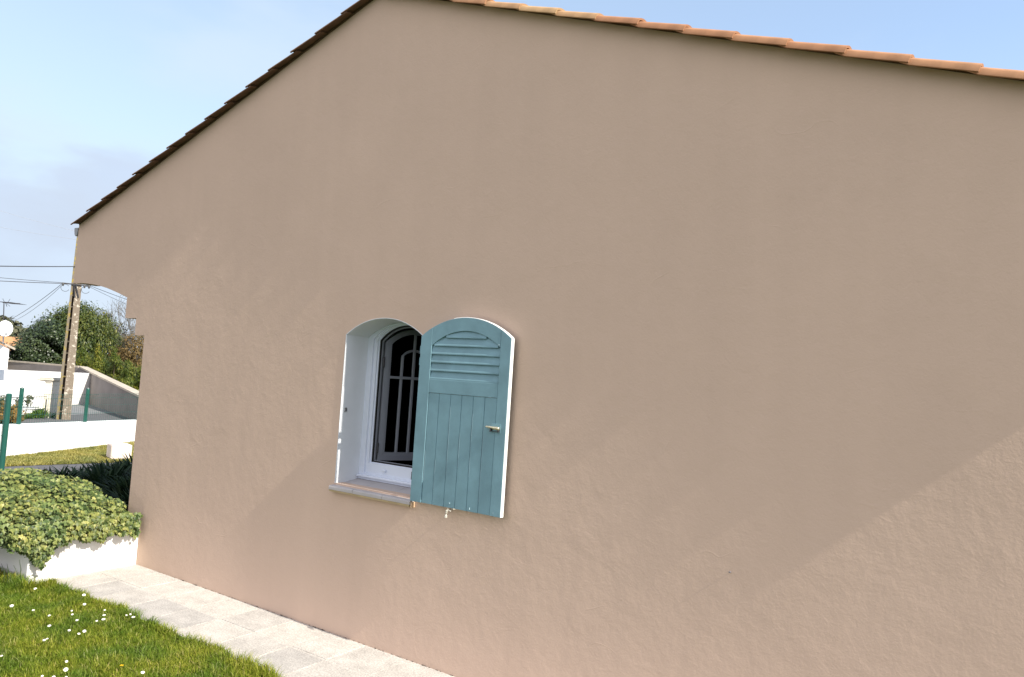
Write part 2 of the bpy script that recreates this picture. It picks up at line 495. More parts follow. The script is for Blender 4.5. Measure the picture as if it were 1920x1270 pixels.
# inner leaf of the wall round the opening
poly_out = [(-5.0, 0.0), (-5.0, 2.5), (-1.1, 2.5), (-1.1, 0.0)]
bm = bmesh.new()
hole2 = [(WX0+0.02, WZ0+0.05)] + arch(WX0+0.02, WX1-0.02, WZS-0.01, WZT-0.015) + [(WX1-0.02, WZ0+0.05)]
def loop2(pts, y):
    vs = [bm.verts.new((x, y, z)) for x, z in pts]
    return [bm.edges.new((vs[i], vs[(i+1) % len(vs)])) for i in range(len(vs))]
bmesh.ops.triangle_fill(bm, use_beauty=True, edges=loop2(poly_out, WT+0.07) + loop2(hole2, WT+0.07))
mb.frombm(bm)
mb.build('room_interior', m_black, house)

# ---- roof
roofm = MB()
N = 34
def roof_sheet(xa, xb, y0=0.03, y1=9.3):
    """rows of barrel tiles: corrugated along y"""
    steps = 300
    xs = [xa, xb]
    vs = []; fs = []
    for i in range(steps+1):
        y = y0 + (y1 - y0)*i/steps
        w = abs(math.sin(PI*(y - y0)/0.19))*0.05
        for x in xs: vs.append((x, y, zl(x) + 0.0 + w))
    for i in range(steps): fs.append((2*i, 2*i+1, 2*i+3, 2*i+2))
    roofm.add(vs, fs)
roof_sheet(XL-0.06, RX); roof_sheet(RX, XR+0.06)
# boarding under the tiles
for xa, xb in ((XL-0.02, RX), (RX, XR+0.02)):
    roofm.add([(xa, 0.21, zl(xa)-0.06), (xb, 0.21, zl(xb)-0.06), (xb, 9.2, zl(xb)-0.06), (xa, 9.2, zl(xa)-0.06),
               (xa, 0.21, zl(xa)-0.012), (xb, 0.21, zl(xb)-0.012), (xb, 9.2, zl(xb)-0.012), (xa, 9.2, zl(xa)-0.012)],
              [(0,1,2,3), (4,5,6,7), (0,1,5,4), (1,2,6,5), (2,3,7,6), (3,0,4,7)])
roof = roofm.build('roof', m_tile, house, fix=False)

# verge tiles: one half-barrel tile each, rim hanging over the wall face
def verge_tile_mesh(L=0.305, seed=0):
    """along +x (downhill), origin at uphill end; half barrel with an outer lip"""
    nseg = 12; rows = 6
    th = 0.011
    vs = []; fs = []
    for layer in (0, 1):
        for i in range(rows+1):
            t = i/rows
            k = 0.90 + 0.13*t            # wider at the lower end
            # outer lip is notched near the uphill end, as on the photo
            for j in range(nseg+1):
                a = PI*j/nseg            # 0 = outer rim (y-), pi = inner rim
                ry = 0.078*k - layer*th; rz = 0.034*k - layer*th
                y = -math.cos(a)*ry; z = math.sin(a)*rz
                if j == 0:
                    z -= 0.015 if t > 0.16 else 0.003
                vs.append((t*L, y, z))
    n1 = (rows+1)*(nseg+1)
    def id(l, i, j): return l*n1 + i*(nseg+1) + j
    for i in range(rows):
        for j in range(nseg):
            fs.append((id(0,i,j), id(0,i,j+1), id(0,i+1,j+1), id(0,i+1,j)))
            fs.append((id(1,i,j), id(1,i+1,j), id(1,i+1,j+1), id(1,i,j+1)))
    for i in range(rows):
        fs.append((id(0,i,0), id(0,i+1,0), id(1,i+1,0), id(1,i,0)))
        fs.append((id(0,i,nseg), id(1,i,nseg), id(1,i+1,nseg), id(0,i+1,nseg)))
    for j in range(nseg):
        fs.append((id(0,rows,j), id(0,rows,j+1), id(1,rows,j+1), id(1,rows,j)))
        fs.append((id(0,0,j), id(1,0,j), id(1,0,j+1), id(0,0,j+1)))
    me = bpy.data.meshes.new('verge_tile'); me.from_pydata(vs, [], fs); me.update()
    me.materials.append(m_tile)
    me.polygons.foreach_set('use_smooth', [True]*len(me.polygons))
    bmx = bmesh.new(); bmx.from_mesh(me)
    for e_ in bmx.edges:
        if e_.calc_face_angle(0) > 0.8: e_.smooth = False
    bmesh.ops.recalc_face_normals(bmx, faces=bmx.faces[:])
    bmx.to_mesh(me); bmx.free()
    return me
vt = verge_tile_mesh()
vt_shaded = vt.copy(); vt_shaded.materials[0] = mat('shaded_brown_tile', (0.15, 0.085, 0.055), 0.9, var=0.25, vscale=12, bump=0.3, bscale=30, bdist=0.004)  # left-slope copy, rim shade put into a darker tile colour
ang = math.atan(SL)
PITCHX = 0.2435
def add_verge(x_low, side, sx=1.0, dz=0.0, dt=0.0):
    """x_low = plan x of the tile's lower end; side +1 right slope, -1 left slope"""
    o = bpy.data.objects.new('verge_tile', vt if side > 0 else vt_shaded); COL.objects.link(o)
    L = 0.305*sx
    Lx = L*math.cos(ang)
    xu = x_low - side*Lx
    tilt = 0.036                          # each tile rides on the one below
    o.rotation_euler = (random.uniform(-.02, .02), ang - tilt + random.uniform(-.006, .006), 0 if side > 0 else PI)
    o.rotation_mode = 'XYZ'
    z = RZ - SL*abs(xu - RX) + 0.0
    R_ = Matrix.Rotation(0 if side > 0 else PI, 4, 'Z') @ Matrix.Rotation(ang - tilt + dt + random.uniform(-.006, .006), 4, 'Y') @ Matrix.Rotation(random.uniform(-.03, .03), 4, 'X')
    o.parent = roof
    loc = Vector((xu, 0.006 + random.uniform(-.004, .004), z - 0.021 + dz))
    acc = house.location + roof.location
    o.matrix_local = Matrix.Translation(loc) @ R_ @ Matrix.Diagonal((sx, 1, 1, 1))
    return o
x = -0.092
while x - PITCHX > RX + 0.34: x -= PITCHX
x0v = x
while x < 1.20:
    add_verge(x, 1); x += PITCHX
add_verge(1.19, 1, 0.6)  # extra unseen tile, added to set where the eave shadow ends
add_verge(x0v - PITCHX, 1, max(0.2, (x0v - PITCHX - RX)/0.288))
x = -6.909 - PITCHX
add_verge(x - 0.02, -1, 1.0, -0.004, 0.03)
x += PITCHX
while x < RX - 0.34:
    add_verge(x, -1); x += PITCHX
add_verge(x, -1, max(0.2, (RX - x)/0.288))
# ridge tiles along the top of the roof
mb = MB()
for i in range(22):
    y0_ = -0.07 + i*0.42
    for a_, b_ in ((0, 1),):
        vs = []
        for (yy_, k_) in ((y0_, 1.0), (y0_+0.44, 0.9)):
            for r_, zo in ((0.12*k_, 0), (0.105*k_, 0)):
                for j in range(11):
                    a = PI*j/10; vs.append((RX + r_*1.5*math.cos(a), yy_, RZ + 0.0 + r_*0.95*math.sin(a)))
        fs = []
        for j in range(10):
            fs += [(j, j+1, 22+j+1, 22+j), (11+j, 33+j, 33+j+1, 11+j+1), (j, 11+j, 11+j+1, j+1), (22+j, 22+j+1, 33+j+1, 33+j)]
        mb.add(vs, fs)
mb.build('ridge_tiles', m_tile, roof)
# mortar bed under the verge tiles
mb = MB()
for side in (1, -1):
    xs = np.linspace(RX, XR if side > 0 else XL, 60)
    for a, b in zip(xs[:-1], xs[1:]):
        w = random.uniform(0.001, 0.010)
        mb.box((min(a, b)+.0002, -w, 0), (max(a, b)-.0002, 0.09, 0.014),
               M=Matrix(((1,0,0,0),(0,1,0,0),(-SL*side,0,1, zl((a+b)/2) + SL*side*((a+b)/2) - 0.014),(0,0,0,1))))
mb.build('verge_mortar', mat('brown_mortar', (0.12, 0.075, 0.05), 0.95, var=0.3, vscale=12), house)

# ---- gutter at the left eave
mb = MB()
gx, gz = XL-0.035, 2.762
prof = [(gx + 0.034*math.cos(a), gz + 0.05 - 0.078*math.sin(a)) for a in np.linspace(0, PI, 10)]
prof += [(x_ * 0.92 + gx * 0.08, z_ + 0.004) for x_, z_ in prof[::-1]]
mb.prism(prof, 0.0, 8.8)
capp = [(gx + 0.034*math.cos(a), gz + 0.05 - 0.078*math.sin(a)) for a in np.linspace(0, PI, 10)]
mb.prism(capp, -0.006, 0.0)
mb.build('gutter', m_zinc, house)

# ---- window
win = empty('window', (0, 0, 0)); win.parent = house; win.location = -house.location + Vector((-3.2, 0.1, 0.92))
# reveal: white painted lining of the opening
rev_in = [(WX0+0.004, WZ0)] + arch(WX0+0.004, WX1-0.004, WZS-0.002, WZT-0.004) + [(WX1-0.004, WZ0)]
rev_out = [(WX0+0.0005, WZ0)] + arch(WX0+0.0005, WX1-0.0005, WZS, WZT-0.0005) + [(WX1-0.0005, WZ0)]
mb = MB(); n = len(rev_in)
vs = [(x, -0.0025, z) for x, z in rev_in] + [(x, WT+0.005, z) for x, z in rev_in] + [(x, -0.0025, z) for x, z in rev_out] + [(x, WT+0.005, z) for x, z in rev_out]
fs = []
for i in range(n-1):
    fs += [(i, i+1, n+i+1, n+i), (2*n+i, 3*n+i, 3*n+i+1, 2*n+i+1), (i, 2*n+i, 2*n+i+1, i+1)]
mb.add(vs, fs)
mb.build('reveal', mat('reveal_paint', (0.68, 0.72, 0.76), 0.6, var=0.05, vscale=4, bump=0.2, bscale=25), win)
# small metal plate on the reveal
mb = MB(); mb.bbox((WX0+0.004, 0.028, 1.382), (WX0+0.010, 0.050, 1.408), 0.002)
mb.box((WX0+0.010, 0.034, 1.391), (WX0+0.013, 0.044, 1.399))
mb.build('latch_plate', m_steel, win)

# outer frame
FY = WT + 0.003
FX0, FX1, FZ0 = WX0+0.004, WX1-0.004, 0.945
def ringpoly(inset, bottom, zs_off, zt_off):
    a = arch(WX0+inset, WX1-inset, WZS+zs_off, WZT+zt_off)
    return [(WX0+inset, bottom)] + a + [(WX1-inset, bottom)]
def ring(mb, outer, inner, y0, y1):
    n = len(outer)
    vs = [(x, y0, z) for x, z in outer] + [(x, y0, z) for x, z in inner] + [(x, y1, z) for x, z in outer] + [(x, y1, z) for x, z in inner]
    fs = []
    for i in range(n):
        j = (i+1) % n
        fs += [(i, j, n+j, n+i), (n+i, n+j, 3*n+j, 3*n+i), (2*n+i, 3*n+i, 3*n+j, 2*n+j), (i, 2*n+i, 2*n+j, j)]
    mb.add(vs, fs)
mb = MB()
ring(mb, ringpoly(0.0045, 0.945, -0.004, -0.006), ringpoly(0.052, 0.985, -0.010, -0.009), FY-0.008, FY+0.06)
ring(mb, ringpoly(0.052, 0.985, -0.010, -0.009), ringpoly(0.078, 1.052, -0.014, -0.018), FY+0.004, FY+0.055)
ring(mb, ringpoly(0.078, 1.052, -0.014, -0.018), ringpoly(0.088, 1.058, -0.016, -0.025), FY+0.016, FY+0.055)
mb.build('window_frame', m_frame, win)
mb = MB()
mb.bbox((FX0+0.001, FY-0.034, 0.958), (FX1-0.001, FY-0.008, 0.974), 0.005)      # drip ledge
mb.box((FX0+0.001, FY-0.016, 0.943), (FX1-0.001, FY-0.008, 0.957))
mb.build('drip_ledge', m_frame, win)
mb = MB(); mb.bbox((-3.315, FY-0.012, 1.008), (-3.287, FY+0.004, 1.022), 0.004); mb.build('drain_cap', m_frame, win)
# black gasket just inside the frame
mb = MB()
ring(mb, ringpoly(0.088, 1.058, -0.016, -0.025), ringpoly(0.096, 1.064, -0.021, -0.033), FY+0.02, FY+0.05)
mb.build('gasket', m_seal, win)
mb = MB()
ring(mb, ringpoly(0.0965, 1.066, -0.022, -0.034), ringpoly(0.103, 1.070, -0.026, -0.041), FY+0.030, FY+0.042)
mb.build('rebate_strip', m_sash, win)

# casement: hinged on the left, swung into the room
TH = math.radians(64)
HX, HY = WX0 + 0.104 + 0.012, FY + 0.046
SW = 0.43; SZ0, SZS, SZT = 1.068, 1.858, 1.955
Mc = Matrix.Translation((HX, HY, 0)) @ Matrix.Rotation(TH, 4, 'Z')
def loc_ring(mb, outer, inner, y0, y1):
    m2 = MB(); ring(m2, outer, inner, y0, y1)
    mb.add([Mc @ Vector(v) for v in m2.v], m2.f)
mb = MB()
po = [(0.0, SZ0)] + arch(0.0, SW, SZS-0.005, SZT) + [(SW, SZ0)]
pi_ = [(0.046, SZ0+0.052)] + arch(0.046, SW-0.046, SZS-0.014, SZT-0.034) + [(SW-0.046, SZ0+0.052)]
pm_ = [(0.032, SZ0+0.036)] + arch(0.032, SW-0.032, SZS-0.010, SZT-0.024) + [(SW-0.032, SZ0+0.036)]
loc_ring(mb, po, pm_, 0.0, 0.045)
loc_ring(mb, pm_, pi_, 0.006, 0.039)
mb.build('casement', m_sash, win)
# glazing bars
mb = MB()
def bar(x0, x1, z0, z1):
    mb.bbox((x0, 0.008, z0), (x1, 0.030, z1), 0.004, M=Mc)
def zin(x):      # underside of the casement head
    a = arch(0.046, SW-0.046, SZS-0.014, SZT-0.034)
    xs_ = [q[0] for q in a]; zs_ = [q[1] for q in a]
    return float(np.interp(x, xs_, zs_))
ZB = 1.622
cx_ = SW/2
xb = [0.131, cx_, SW - 0.131]
za = 1.775
bar(xb[0]-0.009, xb[0]+0.009, SZ0+0.05, za)
bar(xb[1]-0.009, xb[1]+0.009, SZ0+0.05, zin(xb[1])+0.004)
bar(xb[2]-0.009, xb[2]+0.009, SZ0+0.05, za)
mb.bbox((0.046, 0.0065, ZB-0.009), (SW-0.046, 0.0315, ZB+0.009), 0.004, M=Mc)
ai = arch(xb[0], xb[2], za-0.004, za+0.036, 10)
for (xa, zaa), (xc, zc) in zip(ai[:-1], ai[1:]):
    vs = []
    for y_ in (0.010, 0.028):
        vs += [Mc @ Vector((xa, y_, zaa-0.008)), Mc @ Vector((xc, y_, zc-0.008)), Mc @ Vector((xc, y_, zc+0.008)), Mc @ Vector((xa, y_, zaa+0.008))]
    mb.add(vs, [(0,1,2,3), (7,6,5,4), (0,4,5,1), (3,2,6,7), (0,3,7,4), (1,5,6,2)])
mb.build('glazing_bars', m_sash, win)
mb = MB()
pg = [(x, z) for x, z in pi_]
mb.add([Mc @ Vector((x, 0.018, z)) for x, z in pg], [tuple(range(len(pg)))])
mb.build('glass_pane', m_glass, win, fix=False)
for z_ in (1.72, 1.15):
    mb = MB(); mb.tube([Mc @ Vector((-0.008, -0.004, z_-0.035)), Mc @ Vector((-0.008, -0.004, z_+0.035))], 0.007, 10)
    mb.build('casement_hinge', m_dark_metal, win)

# sill of bullnosed tiles
joints = [-3.545, -3.331, -3.082, -2.858]
mb = MB()
for a, b in zip(joints[:-1], joints[1:]):
    a += 0.0015; b -= 0.0015
    prof = [(-0.036, 0.888), (-0.036, 0.903)]
    prof += [(-0.036+0.012*(1-math.cos(t_)), 0.903+0.010*math.sin(t_)) for t_ in np.linspace(0.3, PI/2, 5)]
    prof += [(0.0, 0.9155), (WT, 0.942), (WT, 0.912), (0.004, 0.884)]
    for k in (0,):
        n = len(prof)
        vs = [(a, y, z) for y, z in prof] + [(b, y, z) for y, z in prof]
        mb.cur = 0
        mb.add(vs, [tuple(range(n))[::-1], tuple(range(n, 2*n))] + [(i, (i+1) % n, n+(i+1) % n, n+i) for i in range(n)])
# side portions of end tiles stop at the reveal inside the hole: trim by wall overlap is hidden in the render
sill = mb.build('sill', [m_sill, m_sillf], win)
mb = MB(); mb.box((joints[0]+.002, -0.0325, 0.8755), (joints[-1]-.006, 0.0, 0.8875)); mb.build('sill_edge', m_sillf, win)
mb = MB(); mb.box((-2.8565, -0.030, 0.872), (-2.8475, -0.002, 0.902)); mb.build('sill_end_bead', mat('pale_wood', (0.62, 0.45, 0.30), 0.7), win)

# ---- shutter, folded back flat on the wall at the right of the window
SX0, SX1, SB, SS, ST = -2.838, -2.200, 0.918, 1.879, 1.990
YF, YB = -0.060, -0.033
XA, XB_ = -2.754, -2.270                      # inner edges of the stiles
ZR1, ZR0 = 1.630, 1.552                        # middle rail
shut = MB()
# left and right stiles follow the arch at the top
arc = arch(SX0, SX1, SS, ST, 40)
def zarc(x): return float(np.interp(x, [q[0] for q in arc], [q[1] for q in arc]))
ia = arch(XA, XB_, 1.826, 1.914, 24)
def ziarc(x): return float(np.interp(x, [q[0] for q in ia], [q[1] for q in ia]))
gap = 0.0012
shut.prism([(SX0, SB)] + [(x, zarc(x)) for x in np.linspace(SX0, XA-gap, 6)] + [(XA-gap, SB)], YF, YB)
shut.prism([(XB_+gap, SB)] + [(x, zarc(x)) for x in np.linspace(XB_+gap, SX1, 6)] + [(SX1, SB)], YF, YB)
# arched head
xs_ = list(np.linspace(XA, XB_, 25))
shut.prism([(x, zarc(x)) for x in xs_] + [(x, ziarc(x)) for x in xs_[::-1]], YF+0.0008, YB)
shut.prism([(XA, ZR0), (XA, ZR1), (XB_, ZR1), (XB_, ZR0)], YF+0.0008, YB)
shutter = shut.build('shutter', m_blue, house)
shutter['label'] = 'blue grey arched shutter folded back against the wall, louvred above and boarded below'
bv = shutter.modifiers.new('bevel', 'BEVEL'); bv.width = 0.0018; bv.segments = 2; bv.limit_method = 'ANGLE'; bv.angle_limit = 0.9
# pale strip on the outer right edge, sun glare put into its colour
mb = MB()
outer = [(x, z) for x, z in arc if x > -2.62] + [(SX1, SB)]
for (xa, z_a), (xb_, z_b) in zip(outer[:-1], outer[1:]):
    dx, dz = xb_-xa, z_b-z_a; l_ = math.hypot(dx, dz); nx, nz_ = -dz/l_, dx/l_
    if nz_ < 0 and nx < 0: nx, nz_ = -nx, -nz_
    if nx < 0 and abs(nz_) < 1e-6: nx = -nx
    e1 = 0.0004; e2 = 0.0030
    vs = [(xa+nx*e1, YF+0.001, z_a+nz_*e1), (xb_+nx*e1, YF+0.001, z_b+nz_*e1), (xb_+nx*e2, YF+0.003, z_b+nz_*e2), (xa+nx*e2, YF+0.003, z_a+nz_*e2),
          (xa+nx*e1, YB, z_a+nz_*e1), (xb_+nx*e1, YB, z_b+nz_*e1), (xb_+nx*e2, YB, z_b+nz_*e2), (xa+nx*e2, YB, z_a+nz_*e2)]
    mb.add(vs, [(0,1,2,3), (7,6,5,4), (3,2,6,7), (0,4,5,1), (0,3,7,4), (1,5,6,2)])
mb.build('shutter_edge', m_blue_edge, shutter)
# louvre slats
LP = 0.0485
zz = ZR1 + 0.0005
k = 0
while zz < 1.90:
    xl, xr = XA+0.001, XB_-0.001
    # shorten the slats that run into the arch
    zt_ = zz + 0.012
    if zt_ > 1.826:
        w_ = [x for x in np.linspace(XA, XB_, 200) if ziarc(x) > zt_]
        if len(w_) < 10: break
        xl, xr = w_[0]+0.001, w_[-1]-0.001
    top = min(zz + LP + 0.004, 1.930)
    mb = MB()
    # slat tilts: lower lip forward, upper edge back
    yl, yu = YF+0.002, YF+0.014
    prof = [(yl, zz), (yl, zz+0.006), (yu, top), (yu+0.006, top), (YB-0.010, zz+0.002), (yl+0.006, zz)]
    # stepwise clip under the arch
    seg = np.linspace(xl, xr, 25)
    vs = []; fs = []
    for x_ in seg:
        lim = ziarc(x_) + 0.004 if top > 1.826 else 9
        for (y_, z_) in prof: vs.append((x_, y_ if z_ <= lim else yl + (yu-yl)*max(0, (lim-zz))/LP, min(z_, lim)))
    n = len(prof)
    for i in range(len(seg)-1):
        for j in range(n): fs.append((i*n+j, i*n+(j+1) % n, (i+1)*n+(j+1) % n, (i+1)*n+j))
    fs.append(tuple(range(n))); fs.append(tuple((len(seg)-1)*n+j for j in reversed(range(n))))
    mb.add(vs, fs)
    mb.build('louvre_slat', m_blue, shutter)
    zz += LP; k += 1
# board behind the slats
mb = MB(); mb.prism([(x, ziarc(x)+0.01) for x in np.linspace(XA, XB_, 20)] + [(XB_, ZR1), (XA, ZR1)], YB-0.006, YB-0.002)
mb.build('backing_board', m_blue, shutter)
# tongue-and-groove boards
gx_ = [XA, -2.675, -2.591, -2.512, -2.431, -2.352, XB_]
mb = MB()
for a, b in zip(gx_[:-1], gx_[1:]):
    v_ = 0.0026
    pr = [(a+0.0006, YF+0.0075), (a+v_, YF+0.0035), (b-v_, YF+0.0035), (b-0.0006, YF+0.0075), (b-0.0008, YB-0.003), (a+0.0008, YB-0.003)]
    n = 6
    vs = [(x, y, SB+0.001) for x, y in pr] + [(x, y, ZR0-0.0015) for x, y in pr]
    mb.add(vs, [tuple(range(n)), tuple(range(2*n-1, n-1, -1))] + [(i, (i+1) % n, n+(i+1) % n, n+i) for i in range(n)])
mb.build('board_panel', m_blue, shutter)
# worn pale edges beside some of the grooves
for gi, x_ in enumerate(gx_[:-1]):
    mb = MB(); z_ = SB + random.uniform(.03, .25)
    mb.box((x_ + .0030, YF+.0030, z_), (x_ + .0042, YF+.0040, min(z_ + random.uniform(.15, .45), ZR0-.01)))
    mb.build('worn_edge', m_prim, shutter)
# bolt: painted plate, brass barrel and two keeps
mb = MB()
mb.bbox((-2.292, YF-0.0022, 1.364), (-2.232, YF-0.0002, 1.412), 0.0008)
bolt = mb.build('bolt', m_blue, shutter)
mb = MB()
mb.tube([(-2.326, YF-0.012, 1.3935), (-2.319, YF-0.012, 1.3935), (-2.312, YF-0.012, 1.393), (-2.300, YF-0.012, 1.392), (-2.290, YF-0.012, 1.3915), (-2.262, YF-0.012, 1.390), (-2.236, YF-0.012, 1.388), (-2.233, YF-0.012, 1.388)],
        [0.002, 0.0045, 0.0052, 0.0070, 0.0058, 0.0085, 0.0095, 0.007], 14)
mb.build('barrel', m_brass, bolt, smooth=True)
mb = MB()
for x_ in (-2.287, -2.240):
    mb.bbox((x_-0.003, YF-0.018, 1.369), (x_+0.003, YF-0.002, 1.384), 0.001)
mb.tube([(-2.287, YF-0.016, 1.386), (-2.289, YF-0.019, 1.368)], 0.0035, 8)
mb.box((-2.287, YF-0.006, 1.369), (-2.240, YF-0.003, 1.372))
mb.build('keep', m_dark_metal, bolt)
# hinges at the window side
for z_ in (1.80, 1.73, 1.06):
    mb = MB(); mb.tube([(SX0-0.008, -0.046, z_-0.022), (SX0-0.008, -0.046, z_+0.022)], 0.006, 10)
    mb.box((SX0-0.010, -0.042, z_-0.018), (SX0-0.002, -0.004, z_+0.018))
    mb.build('hinge', m_blue if z_ > 1.2 else m_dark_metal, shutter)
# chips of bare paint at the foot and the joints
for x_, z_, w_, h_ in ((-2.545, 0.945, .006, .006), (-2.405, 0.935, .003, .012), (-2.245, .935, .003, .010), (-2.275, 1.842, .010, .006), (-2.31, 1.5535, .018, .0016)):
    mb = MB(); mb.box((x_-w_, YF-0.0004, z_-h_/2), (x_, YF+0.0045, z_+h_/2)); mb.build('paint_chip', m_prim, shutter)
# wall hook that holds the shutter
mb = MB()
mb.tube([(-2.552, 0.0, 0.906), (-2.552, -0.062, 0.906)], 0.0045, 8)
mb.tube([(-2.552, -0.064, 0.918), (-2.553, -0.070, 0.903), (-2.554, -0.071, 0.892), (-2.555, -0.071, 0.884), (-2.556, -0.071, 0.876), (-2.557, -0.071, 0.866), (-2.557, -0.071, 0.862)],
        [0.005, 0.0065, 0.0055, 0.0038, 0.0075, 0.0095, 0.003], 10)
mb.tube([(-2.552, -0.060, 0.906), (-2.534, -0.058, 0.902)], 0.004, 8)
mb.build('shutter_hook', mat('dull_zinc', (0.50, 0.48, 0.42), 0.45, 0.3, var=.2, vscale=60), house, smooth=False)
mb = MB()
mb.tube([(-0.981, 0.0, 0.861), (-0.985, -0.010, 0.862)], 0.0032, 8)
mb.build('wall_plug', mat('grey_plug', (0.16, 0.16, 0.18), 0.6), house)

# ================================================================== GROUND
def sheet(name, pts, z, m, kind='structure'):
    me = bpy.data.meshes.new(name); me.from_pydata([(x, y, z) for x, y in pts], [], [tuple(range(len(pts)))]); me.update()
    o = link(name, me, m); o['kind'] = kind
    if o.data.polygons[0].normal.z < 0: o.data.flip_normals()
    return o
m_ground = mat('grassy_ground', (0.06, 0.085, 0.022), 0.95, var=0.3, vscale=1.5, bump=0.5, bscale=30, bdist=0.02)
sheet('ground', [(-900, -900), (900, -900), (900, 900), (-900, 900)], -0.030, m_ground)
sheet('flower_bed_soil', [(-9.9, -0.2), (-5.9, -0.2), (-5.9, 8), (-9.9, 8)], -0.022, m_soil)
# asphalt strip, pushed along the line of the boundary wall
dw = Vector((-1.26723, 2.68867, 0)).normalized(); nw = Vector((dw.y, -dw.x, 0))     # nw points towards the house
W0 = Vector((-12.566, 1.7925, 0))
def strip(name, near, far, z, m, s0=-8, s1=14):
    a = W0 + nw*far + dw*s0; b = W0 + nw*far + dw*s1; c_ = W0 + nw*near + dw*s1; d_ = W0 + nw*near + dw*s0
    return sheet(name, [(q.x, q.y) for q in (a, b, c_, d_)], z, m)
VA, VB = Vector((-11.66, 1.30, 0)), Vector((-11.44, 2.55, 0))       # edge of the grass verge
vdir = (VB-VA).normalized(); vn = Vector((vdir.y, -vdir.x, 0))
def quad(name, a0, a1, b1, b0, z, m): return sheet(name, [(q.x, q.y) for q in (a0, a1, b1, b0)], z, m)
quad('driveway', VA - vdir*12, VB + vdir*12, VB + vdir*12 + vn*1.7, VA - vdir*12 + vn*1.7, -0.012, m_asph)
m_verge = mat('dry_grass_ground', (0.14, 0.14, 0.045), 0.95, var=0.35, vscale=3.0, bump=0.6, bscale=40, bdist=0.02)
quad('grass_verge', VA - vdir*1.0, VB + vdir*8, W0 + dw*9 - nw*.1, W0 - dw*1.7 - nw*.1, -0.008, m_verge)

# paved path along the wall
def path():
    m = bpy.data.materials.new('paving_slabs'); m.use_nodes = True
    t = m.node_tree; b = t.nodes['Principled BSDF']; b.inputs['Roughness'].default_value = 0.9; b.inputs['Specular IOR Level'].default_value = 0.15
    at = t.nodes.new('ShaderNodeAttribute'); at.attribute_name = 'rnd'
    rp = t.nodes.new('ShaderNodeValToRGB'); e = rp.color_ramp.elements
    e[0].color = (0.355, 0.345, 0.33, 1); e[1].color = (0.48, 0.455, 0.415, 1)
    t.links.new(at.outputs['Fac'], rp.inputs['Fac'])
    co = t.nodes.new('ShaderNodeTexCoord')
    n = t.nodes.new('ShaderNodeTexNoise'); n.inputs['Scale'].default_value = 7; n.inputs['Detail'].default_value = 8; n.inputs['Roughness'].default_value = 0.7
    n2 = t.nodes.new('ShaderNodeTexNoise'); n2.inputs['Scale'].default_value = 110; n2.inputs['Detail'].default_value = 5
    for q in (n, n2): t.links.new(co.outputs['Object'], q.inputs['Vector'])
    mr = t.nodes.new('ShaderNodeMapRange'); mr.inputs['From Min'].default_value = 0.3; mr.inputs['From Max'].default_value = 0.7; mr.inputs['To Min'].default_value = 0.80; mr.inputs['To Max'].default_value = 1.16
    t.links.new(n.outputs['Fac'], mr.inputs['Value'])
    mr2 = t.nodes.new('ShaderNodeMapRange'); mr2.inputs['From Min'].default_value = 0.35; mr2.inputs['From Max'].default_value = 0.65; mr2.inputs['To Min'].default_value = 0.76; mr2.inputs['To Max'].default_value = 1.2
    t.links.new(n2.outputs['Fac'], mr2.inputs['Value'])
    mu = t.nodes.new('ShaderNodeMath'); mu.operation = 'MULTIPLY'; t.links.new(mr.outputs[0], mu.inputs[0]); t.links.new(mr2.outputs[0], mu.inputs[1])
    mx = t.nodes.new('ShaderNodeMix'); mx.data_type = 'RGBA'; mx.blend_type = 'MULTIPLY'; mx.inputs['Factor'].default_value = 1
    t.links.new(rp.outputs[0], mx.inputs['A']); t.links.new(mu.outputs[0], mx.inputs['B']); t.links.new(mx.outputs['Result'], b.inputs['Base Color'])
    bp = t.nodes.new('ShaderNodeBump'); bp.inputs['Strength'].default_value = 0.5; bp.inputs['Distance'].default_value = 0.002
    t.links.new(n2.outputs['Fac'], bp.inputs['Height']); t.links.new(bp.outputs[0], b.inputs['Normal'])
    vs = []; fs = []; rd = []
    xs = [-5.69, -5.37, -5.07, -4.77, -4.45, -4.145, -3.79, -3.46, -3.15]
    while xs[-1] < 1.6: xs.append(xs[-1] + 0.32 + random.uniform(-.012, .012))
    tones0 = [.60, .30, .50, .15, .22, .75, .55, .25, .6]
    for i, (a, bb) in enumerate(zip(xs[:-1], xs[1:])):
        for row, (y0, y1) in enumerate(((-0.645, -0.322), (-0.318, -0.002))):
            gq = random.uniform(0.0015, 0.0055)
            x0, x1 = a + gq, bb - gq; ya, yb_ = y0 + gq, y1 - (gq if row == 0 else 0.004)
            tone = (tones0[i % 9] if row == 0 else 0.80 + random.uniform(-.3, .2))
            zt_ = random.uniform(-0.0015, 0.0015)
            c = 0.004
            base = len(vs)
            vs += [(x0, ya, -.012), (x1, ya, -.012), (x1, yb_, -.012), (x0, yb_, -.012), (x0+c, ya+c, zt_), (x1-c, ya+c, zt_), (x1-c, yb_-c, zt_), (x0+c, yb_-c, zt_)]
            rd += [tone]*8
            fs += [tuple(base+q for q in f) for f in ((4,5,6,7), (0,1,5,4), (1,2,6,5), (2,3,7,6), (3,0,4,7))]
    # mortar bed, nearly flush
    base = len(vs)
    vs += [(-5.70, -0.648, -.0022), (1.8, -0.648, -.0022), (1.8, 0.0, -.0022), (-5.70, 0.0, -.0022)]; rd += [.85]*4
    fs += [(base, base+1, base+2, base+3)]
    me = bpy.data.meshes.new('path'); me.from_pydata(vs, [], fs); me.update()
    a_ = me.attributes.new('rnd', 'FLOAT', 'POINT'); a_.data.foreach_set('value', rd)
    o = link('path', me, m); o['kind'] = 'structure'
path()
